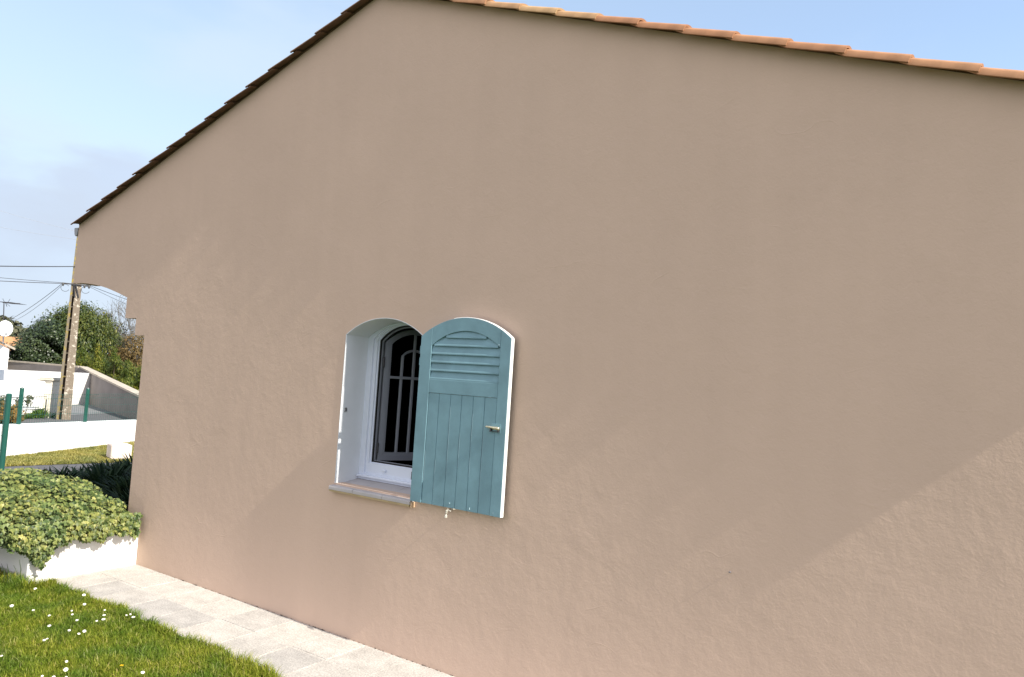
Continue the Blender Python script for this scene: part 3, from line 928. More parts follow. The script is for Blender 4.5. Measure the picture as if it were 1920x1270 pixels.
# dark dirt gathered in the joint between the path and the wall
m_dirt = mat('dirt_in_joint', (0.07, 0.055, 0.04), 1.0, var=0.4, vscale=30)
vs = []; fs = []
for i in range(300):
    x_ = random.uniform(-5.4, 0.5); s_ = random.uniform(0.0015, 0.0045) * (2.0 if random.random() < .05 else 1)
    b_ = len(vs)
    vs += [(x_-s_*2.2, -.001, 0), (x_, -s_*0.9, 0), (x_+s_*2.2, -.001, 0), (x_, -.001, s_*0.5)]
    fs += [(b_, b_+1, b_+3), (b_+1, b_+2, b_+3), (b_, b_+3, b_+2), (b_, b_+2, b_+1)]
me = bpy.data.meshes.new('joint_dirt'); me.from_pydata(vs, [], fs); me.update()
o = link('joint_dirt', me, m_dirt); tag(o, 'thin line of dark dirt where the paving meets the house wall', 'dirt', kind='stuff')

# ---- lawn
m_lawn = mat('lawn_soil', (0.045, 0.07, 0.012), 0.95, var=0.3, vscale=5)
sheet('lawn', [(-6.9, -7), (3, -7), (3, -0.652), (-5.60, -0.652), (-5.72, -0.815), (-6.9, -0.815)], -0.006, m_lawn)
m_grass = rnd_ramp_mat('grass_blades', [(0.0, (0.080, 0.128, 0.010)), (0.45, (0.180, 0.248, 0.024)), (0.85, (0.36, 0.38, 0.065)), (1.0, (0.52, 0.48, 0.20))],
                       0.7, 0.35, 0.12, patch=(3.6, (0.62, 0.78, 0.8), (1.18, 1.08, 1.0)))
def smooth_noise(x, y, seed, sc_):
    r = np.random.default_rng(seed); s = np.zeros_like(x)
    for _ in range(8):
        kx, ky = r.normal(size=2)*sc_; s += np.sin(kx*x + ky*y + r.uniform(0, 6.28))
    return s/8
blade = np.array([(-.5, 0, 0), (.5, 0, 0), (-.38, .10, .45), (.38, .10, .45), (-.2, .30, .80), (.2, .30, .80), (0, .58, 1.0)], float)
blade_f = [(0, 1, 3, 2), (2, 3, 5, 4), (4, 5, 6)]
def grass(n, xr, yr, h0, h1, w, name, m, label, keep=None, z0=-0.006, patch_seed=3):
    x = rng.uniform(*xr, n); y = rng.uniform(*yr, n)
    if keep is not None:
        k_ = keep(x, y); x, y = x[k_], y[k_]
    n = len(x)
    pn = smooth_noise(x, y, patch_seed, 3.0)
    fine = smooth_noise(x, y, patch_seed+5, 14.0)
    h = rng.uniform(h0, h1, n)*(1 + 0.45*pn + 0.35*fine)
    # long fringe where the mower does not reach, against the path and planter
    if name == 'lawn_grass':
        edge = np.exp(-((y + 0.66)/0.07)**2); h *= 1 + 0.45*edge
        pl_ = (x < -5.5) * np.exp(-((y + 0.84)/0.10)**2); h *= 1 + 0.8*pl_
    a = rng.uniform(0, 2*PI, n); lean = rng.uniform(0.4, 2.2, n)
    V = np.empty((n, 7, 3))
    ca, sa = np.cos(a), np.sin(a)
    ww = w*rng.uniform(.6, 1.4, n)
    for i, (bx, by, bz) in enumerate(blade):
        lx = bx*ww; ly = by*h*lean
        V[:, i, 0] = x + lx*ca - ly*sa; V[:, i, 1] = y + lx*sa + ly*ca; V[:, i, 2] = z0 + bz*h*(1 - 0.17*lean*bz)
    fl = np.concatenate([np.array(f) for f in blade_f]); ln = np.array([4, 4, 3])
    loops = (fl[None, :] + (np.arange(n)*7)[:, None]).ravel()
    st0 = np.array([0, 4, 8]); starts = (st0[None, :] + (np.arange(n)*11)[:, None]).ravel()
    r = np.clip(0.42 + 0.20*pn + rng.normal(0, .26, n), 0, 1)
    dead = rng.random(n) < 0.035; r[dead] = rng.uniform(.9, 1, dead.sum())
    o = np_mesh(name, V.reshape(-1, 3), loops, starts, m, rnd=np.repeat(r, 7))
    tag(o, label, 'grass', kind='stuff'); return o
def lawn_edge(x): return -0.655 + 0.018*np.sin(5.1*x+.7) + 0.014*np.sin(13*x) + 0.010*np.sin(29*x+1)
def keep_l(x, y):
    return (y < lawn_edge(x)) & ~((x < -5.62) & (y > -0.83))
grass(200000, (-6.5, -2.4), (-2.35, -0.6), 0.024, 0.052, 0.0042, 'lawn_grass', m_grass, 'short sunlit green lawn between the paved path and the camera', keep_l)
grass(60000, (-6.8, 1.5), (-4.2, -0.6), 0.025, 0.048, 0.006, 'outer_lawn_grass', m_grass, 'rest of the short green lawn in front of the house',
      lambda x, y: keep_l(x, y) & ~((x > -6.5) & (x < -2.4) & (y > -2.35)))
m_grass2 = rnd_ramp_mat('verge_blades', [(0.0, (0.15, 0.15, 0.035)), (0.5, (0.30, 0.29, 0.09)), (1.0, (0.50, 0.45, 0.22))], 0.75, 0.3, 0.1, patch=(1.6, (0.75, .85, .8), (1.25, 1.15, 1.0)))
def keep_v(x, y):
    s = (x - W0.x)*nw.x + (y - W0.y)*nw.y
    e = (x - VA.x)*vn.x + (y - VA.y)*vn.y
    return (s > 0.0) & (e < 0.01 + 0.03*np.sin(x*9) + 0.02*np.sin(y*23))
grass(160000, (-14.6, -10.6), (0.6, 4.8), 0.02, 0.045, 0.010, 'verge_grass', m_grass2, 'dry yellowish grass verge at the foot of the low white wall', keep_v, -0.008)

# ---- daisies
def daisy_mesh():
    pet = MB(); n = 14
    for i in range(n):
        a = 2*PI*i/n; c, s = math.cos(a), math.sin(a)
        def P(r, w, z): return (r*c - w*s, r*s + w*c, z)
        pet.add([P(.0025, -.0008, 0), P(.0025, .0008, 0), P(.008, .0017, .0012), P(.0105, .0, .0008), P(.008, -.0017, .0012)], [(0, 1, 2, 3, 4)])
    cen = MB(); cen.tube([(0, 0, -.001), (0, 0, .0016), (0, 0, .0028)], [.0030, .0034, .0014], 8)
    stem = MB(); stem.tube([(0, 0, 0), (.002, .001, -.02), (0, 0, -.05)], .0007, 5)
    return pet, cen, stem
m_pet = mat('daisy_petal', (0.80, 0.80, 0.78), 0.6); m_cen = mat('daisy_centre', (0.75, 0.50, 0.04), 0.7); m_stem = mat('daisy_stem', (0.10, 0.16, 0.03), 0.7)
pet, cen, stem = daisy_mesh()
D0 = bpy.data.objects.new('daisy', None); D0.empty_display_size = .01; COL.objects.link(D0)
parts0 = [pet.build('petals', m_pet, D0), cen.build('flower_centre', m_cen, D0), stem.build('stem', m_stem, D0)]
dpos = [(-5.36, -0.89), (-5.02, -0.74), (-4.83, -0.83), (-5.09, -1.14), (-4.92, -1.09), (-4.76, -1.07), (-4.76, -0.94), (-4.69, -0.97), (-4.57, -1.0), (-4.58, -1.15), (-4.43, -1.11), (-4.34, -1.1), (-4.36, -1.06), (-4.55, -0.85), (-4.48, -0.89), (-4.64, -0.8), (-4.48, -0.93), (-4.46, -0.76), (-4.46, -0.735), (-4.4, -0.75), (-4.38, -1.25), (-4.37, -1.27), (-4.29, -1.51), (-3.99, -1.33), (-3.89, -1.38), (-3.8, -1.42), (-3.84, -1.46), (-3.89, -1.49), (-3.59, -1.15)]
for i, (x_, y_) in enumerate(dpos):
    if i == 0: o, ps = D0, parts0
    else:
        o = D0.copy(); COL.objects.link(o); ps = []
        for q in parts0:
            c = q.copy(); COL.objects.link(c); c.parent = o; ps.append(c)
    o.location = (x_, y_, 0.052)
    s_ = random.choice([0.8, 0.95, 0.7, 0.6, 1.1]); o.scale = (s_, s_, s_)
    o.rotation_euler = (random.uniform(0.0, .35), random.uniform(0.1, .6), 0)
    tag(o, 'small white daisy in the short sunlit lawn beside the paved path', 'daisy', 'daisies scattered over the lawn')
db = empty('dandelion', (-3.78, -1.154, 0.035), label='single yellow dandelion flower low in the lawn grass', cat='dandelion')
mb = MB()
for i in range(40):
    a = random.uniform(0, 2*PI); r_ = random.uniform(.002, .010); c, s = math.cos(a), math.sin(a)
    mb.add([Vector((-3.78, -1.154, 0.036)) + Vector(q) for q in ((0, 0, 0), (r_*c-.0015*s, r_*s+.0015*c, .006-.3*r_), (r_*c*1.15, r_*s*1.15, .006-.35*r_), (r_*c+.0015*s, r_*s-.0015*c, .006-.3*r_))], [(0, 1, 2, 3)])
mb.build('flower_head', mat('yellow_petal', (0.80, 0.55, 0.02), 0.6), db, fix=False)
mb = MB(); mb.tube([(-3.78, -1.154, -0.005), (-3.78, -1.154, 0.036)], .0014, 6); mb.build('stem', m_stem, db)

# ================================================================== PLANTER + IVY
pl = empty('planter', (-6.5, -0.4, 0), label='low white rendered planter wall meeting the corner of the house', cat='planter')
mb = MB()
PX, PY = -5.700, -0.80
mb.bbox((PX-0.10, PY, -0.03), (PX, -0.0015, 0.290), 0.006)
mb.build('front_wall', m_white, pl)
mb = MB(); mb.bbox((-7.6, PY, -0.03), (PX-0.102, PY+0.10, 0.290), 0.006); mb.build('side_wall', m_white, pl)
mb = MB(); mb.bbox((-7.6, PY+0.102, -0.03), (-7.5, 0.6, 0.12), 0.006); mb.build('rear_wall', m_white, pl)
mb = MB(); mb.box((-7.499, PY+0.101, 0.0), (-5.91, 0.60, 0.10)); mb.build('soil', m_soil, pl)

def ivy_leaf():
    # five pointed lobes, petiole at origin, tip towards +y, slightly folded
    out = [(0, 0), (.20, -.16), (.46, -.06), (.34, .16), (.60, .34), (.26, .46), (0, 1.0), (-.26, .46), (-.60, .34), (-.34, .16), (-.46, -.06), (-.20, -.16)]
    V = [(x, y - .3, -0.22*abs(x) - 0.10*(y-.3)**2) for x, y in out] + [(0, .0, 0.05), ]
    F = [(i, (i+1) % 12, 12) for i in range(12)]
    return np.array(V, float), F
iv, ivf = ivy_leaf()
def ivy_core(P):
    return P
def ivy_material():
    m = rnd_ramp_mat('ivy_leaves', [(0.0, (0.020, 0.042, 0.010)), (0.28, (0.075, 0.110, 0.032)), (0.52, (0.155, 0.195, 0.060)), (0.85, (0.27, 0.295, 0.095)), (1.0, (0.43, 0.43, 0.17))],
                     0.45, 0.18, 0.3, patch=(5.0, (0.80, 0.92, 0.95), (1.15, 1.05, 0.9)))
    return m
m_ivy = ivy_material()
def ell_pts(n, c, r, shell=(0.9, 1.03), zmin=-0.3):
    d = rng.normal(size=(n*3, 3)); d /= np.linalg.norm(d, axis=1, keepdims=True)
    d = d[d[:, 2] > zmin][:n]
    lump = 1 + 0.06*np.sin(d[:, 0]*7+1) * np.sin(d[:, 1]*8+2) + 0.05*np.sin(d[:, 2]*9 + d[:, 0]*5)
    k_ = rng.uniform(*shell, len(d))*lump
    P = np.array(c) + d*np.array(r)*k_[:, None]
    Nn = d/np.array(r); Nn /= np.linalg.norm(Nn, axis=1, keepdims=True)
    return P, Nn, k_
IC, IR = (-6.40, -0.62, 0.22), (0.80, 0.68, 0.445)
P, Nn, kk = ell_pts(18500, IC, IR, (0.84, 1.03), -0.45)
P2, N2, kk2 = ell_pts(4500, (-6.04, -0.30, 0.22), (0.44, 0.38, 0.30), (0.85, 1.05), -0.4)
# trailing tip over the corner of the planter
n3 = 380
P3 = np.stack([PX + 0.02 + rng.uniform(0, 0.05, n3), -0.765 + rng.normal(0, .040, n3), 0.13 + rng.uniform(0, 0.20, n3)], 1)
w3 = (P3[:, 2]-0.10)/0.2; P3[:, 1] = -0.765 + (P3[:, 1]+0.765)*(0.3+w3*1.4); N3 = np.tile([1.0, -0.3, 0.3], (n3, 1))
# fringe hanging over the planter rim
n4 = 1900
yy = rng.uniform(-0.95, -0.02, n4)
P4 = np.stack([PX + rng.uniform(0.01, 0.10, n4), yy, 0.27 + rng.uniform(-0.04, 0.14, n4)], 1); N4 = np.tile([1.0, 0.0, 0.35], (n4, 1))
P = np.concatenate([P, P2, P3, P4]); Nn = np.concatenate([Nn, N2, N3, N4])
zlow = 0.265 + 0.022*np.sin(P[:, 1]*21) + 0.018*np.sin(P[:, 1]*47+1) - 0.15*np.exp(-((P[:, 1]+0.765)/0.075)**2)
ok = (P[:, 2] > zlow) & ~((P[:, 0] > -5.93) & (P[:, 1] > -0.018)) & ~((P[:, 0] > -6.6) & (P[:, 1] > 0.75))
ok &= ~((P[:, 0] < PX-0.02) & (P[:, 1] > PY+0.02) & (P[:, 2] < 0.25)) & (P[:, 0] < PX+0.145 - 0.10*np.clip((P[:, 1]+0.25)/0.25, 0, 1))
P, Nn = P[ok], Nn[ok]
Nn = Nn + rng.normal(0, .42, Nn.shape) + np.array([0.45, -0.1, 0.25])
R = frames(Nn, up_hint=(0.35, -0.1, -0.7))
S = rng.uniform(0.018, 0.038, len(P))
V, L, St = scatter(iv, ivf, P, R, S)
r = np.clip(rng.beta(1.5, 1.9, len(P)) + 0.10*smooth_noise(P[:, 0], P[:, 1]+P[:, 2], 4, 7), 0, 1)
rv = np.repeat(r, 13).reshape(-1, 13)
rv[:, :12] = np.clip(rv[:, :12] + 0.10, 0, 1); rv[:, 12] -= 0.12                    # paler margins, darker midrib
ivy = empty('ivy_bush', (-6.4, -0.45, 0.2), label='rounded mound of variegated ivy spilling over the white planter', cat='ivy')
np_mesh('leaves', V, L, St, m_ivy, ivy, rnd=np.clip(rv, 0, 1).ravel())
# solid dark filler added so gaps between the leaves read dark
bm = bmesh.new(); bmesh.ops.create_icosphere(bm, subdivisions=4, radius=1)
for v in bm.verts:
    d = v.co.normalized(); k_ = 0.84*(1 + 0.06*math.sin(d.x*7+1)*math.sin(d.y*8+2) + 0.05*math.sin(d.z*9 + d.x*5))
    v.co = Vector(IC) + Vector((d.x*IR[0]*k_, d.y*IR[1]*k_, d.z*IR[2]*k_))
    v.co.z = max(v.co.z, 0.25)
    if v.co.x > -5.95 and v.co.y > -0.03: v.co.y = -0.03
mb = MB(); mb.frombm(bm); mb.build('stem_filler', mat('ivy_dark_filler', (0.022, 0.030, 0.012), 0.95, spec=0.05), ivy)
# a few tall grass stalks at the planter corner
mb = MB()
for x_, y_, dx, h_ in ((-5.66, -0.86, -.01, .19), (-5.70, -0.90, .03, .12), (-5.68, -0.93, -.03, .10), (-5.75, -0.92, .02, .15), (-5.80, -0.88, -.02, .14), (-5.83, -0.95, .04, .16), (-5.72, -0.85, .03, .13)):
    mb.tube([(x_, y_, -.005), (x_-dx*.3, y_, h_*.6), (x_-dx, y_-.02, h_)], [.003, .0025, .0008], 5)
o = mb.build('grass_tuft', mat('dark_grass_stalk', (0.04, 0.07, 0.02), 0.7)); tag(o, 'few tall dark grass stalks at the corner of the white planter', 'grass tuft')

# ---- dark strap-leaved clumps in the shade behind the planter
m_strap = rnd_ramp_mat('strap_leaves', [(0.0, (0.008, 0.020, 0.010)), (0.6, (0.018, 0.040, 0.018)), (1.0, (0.05, 0.08, 0.035))], 0.65, 0.1, 0.08)
def strap_clump(cx, cy, n, h, spread, label):
    V = []; Lp = []; St = []; rr = []; li = 0
    for i in range(n):
        a = random.uniform(0, 2*PI); r0_ = random.uniform(0, spread*.35); hh = h*random.uniform(.6, 1.05); out = random.uniform(.25, 1.0)*spread
        w = random.uniform(.012, .022); bx, by = cx + r0_*math.cos(a), cy + r0_*math.sin(a)
        perp = Vector((-math.sin(a), math.cos(a), 0)); segs = 7; b0 = len(V); q = random.random()
        for s in range(segs+1):
            t_ = s/segs
            p_ = Vector((bx + out*t_**1.8*math.cos(a), by + out*t_**1.8*math.sin(a), hh*(t_ - 0.30*t_**3*out/spread)))
            ww = w*(1 - t_**3)*(0.6 + 0.8*min(1, t_*3)) + 0.001
            V += [p_ - perp*ww + Vector((0, 0, .004)), p_ + perp*ww + Vector((0, 0, .004))]; rr += [q, q]
        for s in range(segs):
            St.append(li); Lp += [b0+2*s, b0+2*s+1, b0+2*s+3, b0+2*s+2]; li += 4
    o = np_mesh('strap_leaf_plant', np.array([tuple(v) for v in V]), np.array(Lp), np.array(St), m_strap, rnd=np.array(rr))
    tag(o, label, 'plant', 'dark strap-leaved plants behind the planter')
strap_clump(-8.6, 1.62, 170, .54, .45, 'dark upright strap-leaved clump at the house corner, just below the cream stone block')
strap_clump(-6.9, 0.70, 190, .46, .42, 'low dark strap-leaved clump right behind the ivy, its tips just showing')
strap_clump(-9.1, 1.20, 150, .34, .45, 'far dark strap-leaved clump at the edge of the asphalt')
strap_clump(-9.4, 1.72, 150, .34, .42, 'dark strap-leaved clump in front of the shadow line left of the cream block')
strap_clump(-9.2, 2.05, 150, .36, .42, 'rearmost dark strap-leaved clump at the foot of the cream block')
strap_clump(-8.3, 1.10, 170, .50, .45, 'dark strap-leaved clump in the middle of the row behind the ivy')
strap_clump(-8.7, 0.75, 150, .40, .42, 'leftmost and lowest dark strap-leaved clump behind the ivy')
strap_clump(-7.5, 0.95, 190, .46, .45, 'shaded strap-leaved clump nearest the ivy mound')
strap_clump(-7.7, 1.30, 190, .52, .45, 'shaded strap-leaved clump hard against the house corner above the ivy')

# ================================================================== BOUNDARY
# low white wall
def wall_run(name, A, B, h0, h1, t, m, parent=None, z0=-0.05):
    """wall from A to B, top heights h0,h1, thickness t away from the viewer"""
    A = Vector(A); B = Vector(B); d = (B-A).normalized(); nn = Vector((-d.y, d.x, 0))
    if (EYE - A).dot(nn) > 0: nn = -nn
    mb = MB()
    a, b, c, e = A, B, B+nn*t, A+nn*t
    vs = [(a.x,a.y,z0),(b.x,b.y,z0),(c.x,c.y,z0),(e.x,e.y,z0),(a.x,a.y,h0),(b.x,b.y,h1),(c.x,c.y,h1),(e.x,e.y,h0)]
    mb.add(vs, [(0,3,2,1),(4,5,6,7),(0,1,5,4),(1,2,6,5),(2,3,7,6),(3,0,4,7)])
    return mb.build(name, m, parent)
lw = wall_run('low_wall', W0 + dw*(-0.35), W0 + dw*9, 0.487, 0.30, 0.20, m_white)
tag(lw, 'low smooth white garden wall carrying the green mesh fence', 'wall')
# fence on the wall
fe = empty('mesh_fence', W0 + Vector((0, 0, .48)), label='green welded mesh fence with green posts on top of the low white wall', cat='fence')
wz = lambda s: 0.487 + (0.30-0.487)*(s+0.35)/9.35
for k_ in range(-1, 5):
    s = 0.272 + 1.446*k_
    if s < -0.35: s = -0.2
    p = W0 + dw*s - nw*0.08
    mb = MB(); ztop = 1.035 - 0.012*k_
    mb.tube([(p.x, p.y, wz(s)-0.005), (p.x, p.y, ztop)], 0.031, 14)
    mb.tube([(p.x, p.y, ztop), (p.x, p.y, ztop+.012)], [0.034, 0.030], 14)
    post = mb.build('fence_post', m_green, fe)
    mb = MB(); mb.tube([(p.x, p.y, ztop+.012), (p.x, p.y, ztop+.03)], 0.010, 8); mb.build('post_pin', m_steel, post)
mb = MB()
smax = 7.0
s = -0.2
pB = W0 - nw*0.05
while s < smax:
    q = pB + dw*s
    mb.box((-.0014, -.0014, 0), (.0014, .0014, 1), M=Matrix.Translation((q.x, q.y, wz(s)+0.01)) @ Matrix.Diagonal((1, 1, 0.925 - wz(s) + 0.02 - 0.012*s/1.4, 1)))
    s += 0.05
for dz in (0.0, 0.13, 0.26, 0.38, 0.44):
    for j in range(10):
        a, b = pB + dw*(-0.2 + (smax+.2)*j/10), pB + dw*(-0.2+(smax+.2)*(j+1)/10)
        sa, sb = -0.2 + (smax+.2)*j/10, -0.2+(smax+.2)*(j+1)/10
        mb.tube([(a.x, a.y, wz(sa)+0.02+dz*(0.92-wz(sa))/0.44), (b.x, b.y, wz(sb)+0.02+dz*(0.91-wz(sb))/0.44)], 0.0022, 4, cap=False)
mb.build('mesh_panel', m_green, fe)

# nearer green post at the picture edge with its own mesh panel running off to the left
fe2 = empty('gate_fence', (-11.11, 1.16, 0), label='nearer tall green post with mesh standing on the ground at the left picture edge', cat='fence')
mb = MB(); mb.tube([(-11.11, 1.165, -0.02), (-11.11, 1.165, 1.03)], 0.036, 14); mb.tube([(-11.11, 1.165, 1.03), (-11.11, 1.165, 1.045)], [.039, .02], 14)
mb.build('fence_post', m_green, fe2)
mb = MB()
dv = Vector((0.25, -1, 0)).normalized()
for i in range(40):
    q = Vector((-11.11, 1.165, 0)) + dv*(0.05 + i*.05)
    mb.box((-.002, -.002, .06), (.002, .002, .98), M=Matrix.Translation((q.x, q.y, 0)))
for z_ in (.08, .28, .48, .68, .88, .97):
    a = Vector((-11.11, 1.165, z_)); b = a + dv*2.0
    mb.tube([a, b], .003, 4)
mb.build('mesh_panel', m_green, fe2)

# white stone block on the verge
bk = MB()
Mb = Matrix.Translation((-11.78, 3.10, 0)) @ Matrix.Rotation(math.radians(-15), 4, 'Z')
bm = bmesh.new(); bmesh.ops.create_cube(bm, size=1)
for v in bm.verts: v.co = Vector((v.co.x*.30, v.co.y*.30, (v.co.z+.5)*.245 - .02))
bmesh.ops.bevel(bm, geom=bm.edges[:], offset=.008, segments=2, affect='EDGES')
bk.frombm(bm, Mb)
bk.box((-.13, -.13, .2255), (.13, .13, .2295), M=Mb)
o = bk.build('stone_block', mat('cream_stone', (0.66, 0.58, 0.52), .9, var=.08, vscale=6, bump=.4, bscale=30, bdist=.004))
tag(o, 'cream stone cube standing on the grass verge near the house corner', 'stone block')

# ================================================================== ACROSS THE ROAD
sheet('road', [(q.x, q.y) for q in (W0 - nw*0.9 + dw*-20, W0 - nw*0.9 + dw*30, W0 - nw*5.2 + dw*30, W0 - nw*5.2 + dw*-20)], -0.020, m_asph)
sheet('yard', [(q.x, q.y) for q in (W0 - nw*5.2 + dw*-20, W0 - nw*5.2 + dw*40, W0 - nw*26 + dw*40, W0 - nw*26 + dw*-20)], -0.014, m_drive)

# grey wall, two runs and its stone coping
GA = Vector((-18.70, 7.28, 0)); GB = Vector((-25.06, 9.17, 0))
gdir = (GB-GA).normalized()
gwl = empty('grey_boundary_wall', GB, label='long grey streaked wall with stone coping in front of the bushes across the road', cat='wall')
GN = GA - gdir*6; GF = GB + gdir*2.0
def hg(P): 
    t_ = (P-GA).dot(gdir); return 0.60 + (1.13-0.60)*t_/((GF-GA).dot(gdir))
wall_run('near_run', GN, GF, hg(GN), hg(GF), .18, m_greywall, gwl)
G2 = place(10, 690, 33.5); G2Z = place(16, 678.5, 33.5).z; G2.z = 0
wall_run('far_run', GF + gdir*0.001, G2, hg(GF), G2Z, .18, m_greywall, gwl)
def coping(A, B, h0, h1):
    A = Vector(A); B = Vector(B); d = (B-A).normalized(); nn = Vector((-d.y, d.x, 0))
    if (EYE - A).dot(nn) > 0: nn = -nn
    a, b, c, e = A - nn*.04, B - nn*.04, B + nn*.22, A + nn*.22
    mb = MB(); vs = []
    for dz in (0.003, .055):
        vs += [(a.x,a.y,h0+dz), (b.x,b.y,h1+dz), (c.x,c.y,h1+dz), (e.x,e.y,h0+dz)]
    mb.add(vs, [(0,3,2,1),(4,5,6,7),(0,1,5,4),(1,2,6,5),(2,3,7,6),(3,0,4,7)]); mb.build('coping', m_cap, gwl)
coping(GN, GF - gdir*.02, hg(GN), hg(GF)-.002); coping(GF + gdir*.2, G2, hg(GF), G2Z)

# white yard wall at the end of the driveway
wdir = Vector((.426, -.905, 0)).normalized()
ww = wall_run('white_yard_wall', GB - gdir*.02, GB + wdir*9, 1.00, 1.09, .2, m_white)
tag(ww, 'white wall closing the end of the driveway behind the utility pole', 'wall')
# pale low screen in front of it : front wall and pillar
FP = place(90, 776, 21.9); FP.z = 0
PTOP = place(90, 709, 21.9).z; WTOP = place(40, 712.5, 22.0).z
fwall = wall_run('front_garden_wall', FP + wdir*0.18, FP + wdir*7, WTOP, WTOP - .01, .16, m_white)
tag(fwall, 'white street wall running left from the capped pillar', 'wall')
pil = empty('gate_pillar', FP, label='cream gate pillar with flat stone cap beside the utility pole', cat='pillar')
rotp = Matrix.Translation(FP) @ Matrix.Rotation(math.atan2(wdir.y, wdir.x), 4, 'Z')
m_pcap = mat('pale_stone_cap', (0.58, 0.54, 0.45), .9, var=.12, vscale=4)
m_pillar = mat('cream_pillar', (0.72, 0.68, 0.58), .85, var=.06, vscale=3)
mb = MB()
hp = (PTOP - .06 + .03)/8
for i in range(8):
    mb.bbox((-.175, -.175, -.03 + i*hp), (.175, .175, -.03 + (i+1)*hp - .004), .006, M=rotp)
mb.box((-.165, -.165, -.03), (.165, .165, PTOP - .065), M=rotp)
mb.build('shaft', m_pillar, pil)
mb = MB(); mb.bbox((-.22, -.22, PTOP-.058), (.22, .22, PTOP-.015), .012, M=rotp); mb.bbox((-.18, -.18, PTOP-.014), (.18, .18, PTOP+.015), .008, M=rotp); mb.build('cap', m_pcap, pil)

# fence wire with a climbing rose in front of the white street wall
sf = empty('street_fence', FP, label='thin dark wire fence in front of the white street wall', cat='fence')
q0 = FP + nw*0.30 + wdir*0.45
mb = MB()
for z_ in (place(40, 742, 21.5).z, .22): mb.tube([q0 + Vector((0, 0, z_)), q0 + wdir*6 + Vector((0, 0, z_-.02))], .010, 5)
mb.build('wire', m_dark_metal, sf)
for i in range(5):
    p_ = q0 + wdir*(1.3*i); mb = MB(); mb.tube([(p_.x, p_.y, -.02), (p_.x, p_.y, .46)], .014, 6); mb.build('stake', m_dark_metal, sf)

# pergola of grey boards above the street wall
pg_ = empty('pergola', FP + wdir*1.4, label='row of grey sloping boards on a white beam showing above the white street wall', cat='pergola')
pb = FP - nw*1.6
mb = MB()
b0_, b1_ = pb + wdir*0.8, pb + wdir*4.2
for zz_ in (WTOP - .02,):
    mb.tube([b0_ + Vector((0, 0, zz_)), b1_ + Vector((0, 0, zz_+.03))], .05, 4)
for e_ in (b0_, b1_): mb.box((-.06, -.06, -.02), (.06, .06, WTOP - .06), M=Matrix.Translation((e_.x, e_.y, 0)))
mb.build('beam', m_whitepaint, pg_)
m_board = mat('grey_board', (0.24, 0.25, 0.28), .8, var=.1)
for i in range(7):
    q = pb + wdir*(1.05 + i*.42)
    mb = MB()
    mb.bbox((-.15, -.35, -.012), (.15, .35, .012), .004,
            M=Matrix.Translation((q.x, q.y, WTOP + .085 + i*.025)) @ Matrix.Rotation(math.atan2(wdir.y, wdir.x), 4, 'Z') @ Matrix.Rotation(math.radians(60), 4, 'X') )
    mb.build('board', m_board, pg_)

# ---- utility pole: concrete with a ladder-like recess on the left
PB = place(119, 785, 21.4); PBx, PBy = PB.x, PB.y
pole = empty('utility_pole', (PBx, PBy, 0), label='tall weathered concrete utility pole with a rung recess and yellow lichen', cat='utility pole')
vd = Vector((PBx - EYE.x, PBy - EYE.y, 0)).normalized(); rd_ = Vector((vd.y, -vd.x, 0))      # to the right as seen
Rz = Matrix.Translation((PBx, PBy, 0)) @ Matrix(((rd_.x, vd.x, 0, 0), (rd_.y, vd.y, 0, 0), (0, 0, 1, 0), (0, 0, 0, 1)))
HT = 4.75
def taper(mb, x0b, x1b, x0t, x1t, y0, y1, z0=-0.05, z1=HT):
    vs = []
    for z_, a, b in ((z0, x0b, x1b), (z1, x0t, x1t)):
        vs += [Rz @ Vector((a, y0, z_)), Rz @ Vector((b, y0, z_)), Rz @ Vector((b, y1, z_)), Rz @ Vector((a, y1, z_))]
    mb.add(vs, [(0,3,2,1),(4,5,6,7),(0,1,5,4),(1,2,6,5),(2,3,7,6),(3,0,4,7)])
def lichen_mat(name, base, lich, thr, scale):
    m = mat(name, base, .95, bump=.3, bscale=25, bdist=.01); t = m.node_tree; b = t.nodes['Principled BSDF']
    co = t.nodes.new('ShaderNodeTexCoord'); n = t.nodes.new('ShaderNodeTexNoise'); n.inputs['Scale'].default_value = scale; n.inputs['Detail'].default_value = 4; n.inputs['Roughness'].default_value = .7
    t.links.new(co.outputs['Object'], n.inputs['Vector'])
    rp = t.nodes.new('ShaderNodeValToRGB'); rp.color_ramp.elements[0].position = thr; rp.color_ramp.elements[1].position = thr + .05
    rp.color_ramp.elements[0].color = (*base, 1); rp.color_ramp.elements[1].color = (*lich, 1)
    t.links.new(n.outputs['Fac'], rp.inputs['Fac']); t.links.new(rp.outputs[0], b.inputs['Base Color']); return m
m_pole = lichen_mat('pole_concrete', (0.20, 0.165, 0.125), (0.50, 0.46, 0.38), .56, 13)
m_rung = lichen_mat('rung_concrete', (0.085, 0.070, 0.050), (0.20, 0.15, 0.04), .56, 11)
m_poleL = lichen_mat('pole_lichen', (0.17, 0.145, 0.105), (0.27, 0.21, 0.05), .53, 11)
mb = MB(); taper(mb, -0.040, 0.155, -.025, .085, -.11, .11); mb.build('shaft', m_pole, pole)
mb = MB(); taper(mb, -0.165, -0.098, -.10, -.062, -.11, .11); mb.build('flange', m_poleL, pole)
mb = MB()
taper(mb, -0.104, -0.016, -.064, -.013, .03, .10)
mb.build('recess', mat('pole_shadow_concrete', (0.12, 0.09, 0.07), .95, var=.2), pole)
z_ = 0.16
while z_ < HT-.1:
    t_ = z_/HT; mb = MB()
    xa, xb2 = -0.115*(1-t_) - .07*t_, -0.008
    mb.box((xa, -.100, z_), (xb2-.03, .02, z_+.034), M=Rz); mb.build('rung', m_rung, pole); z_ += .29
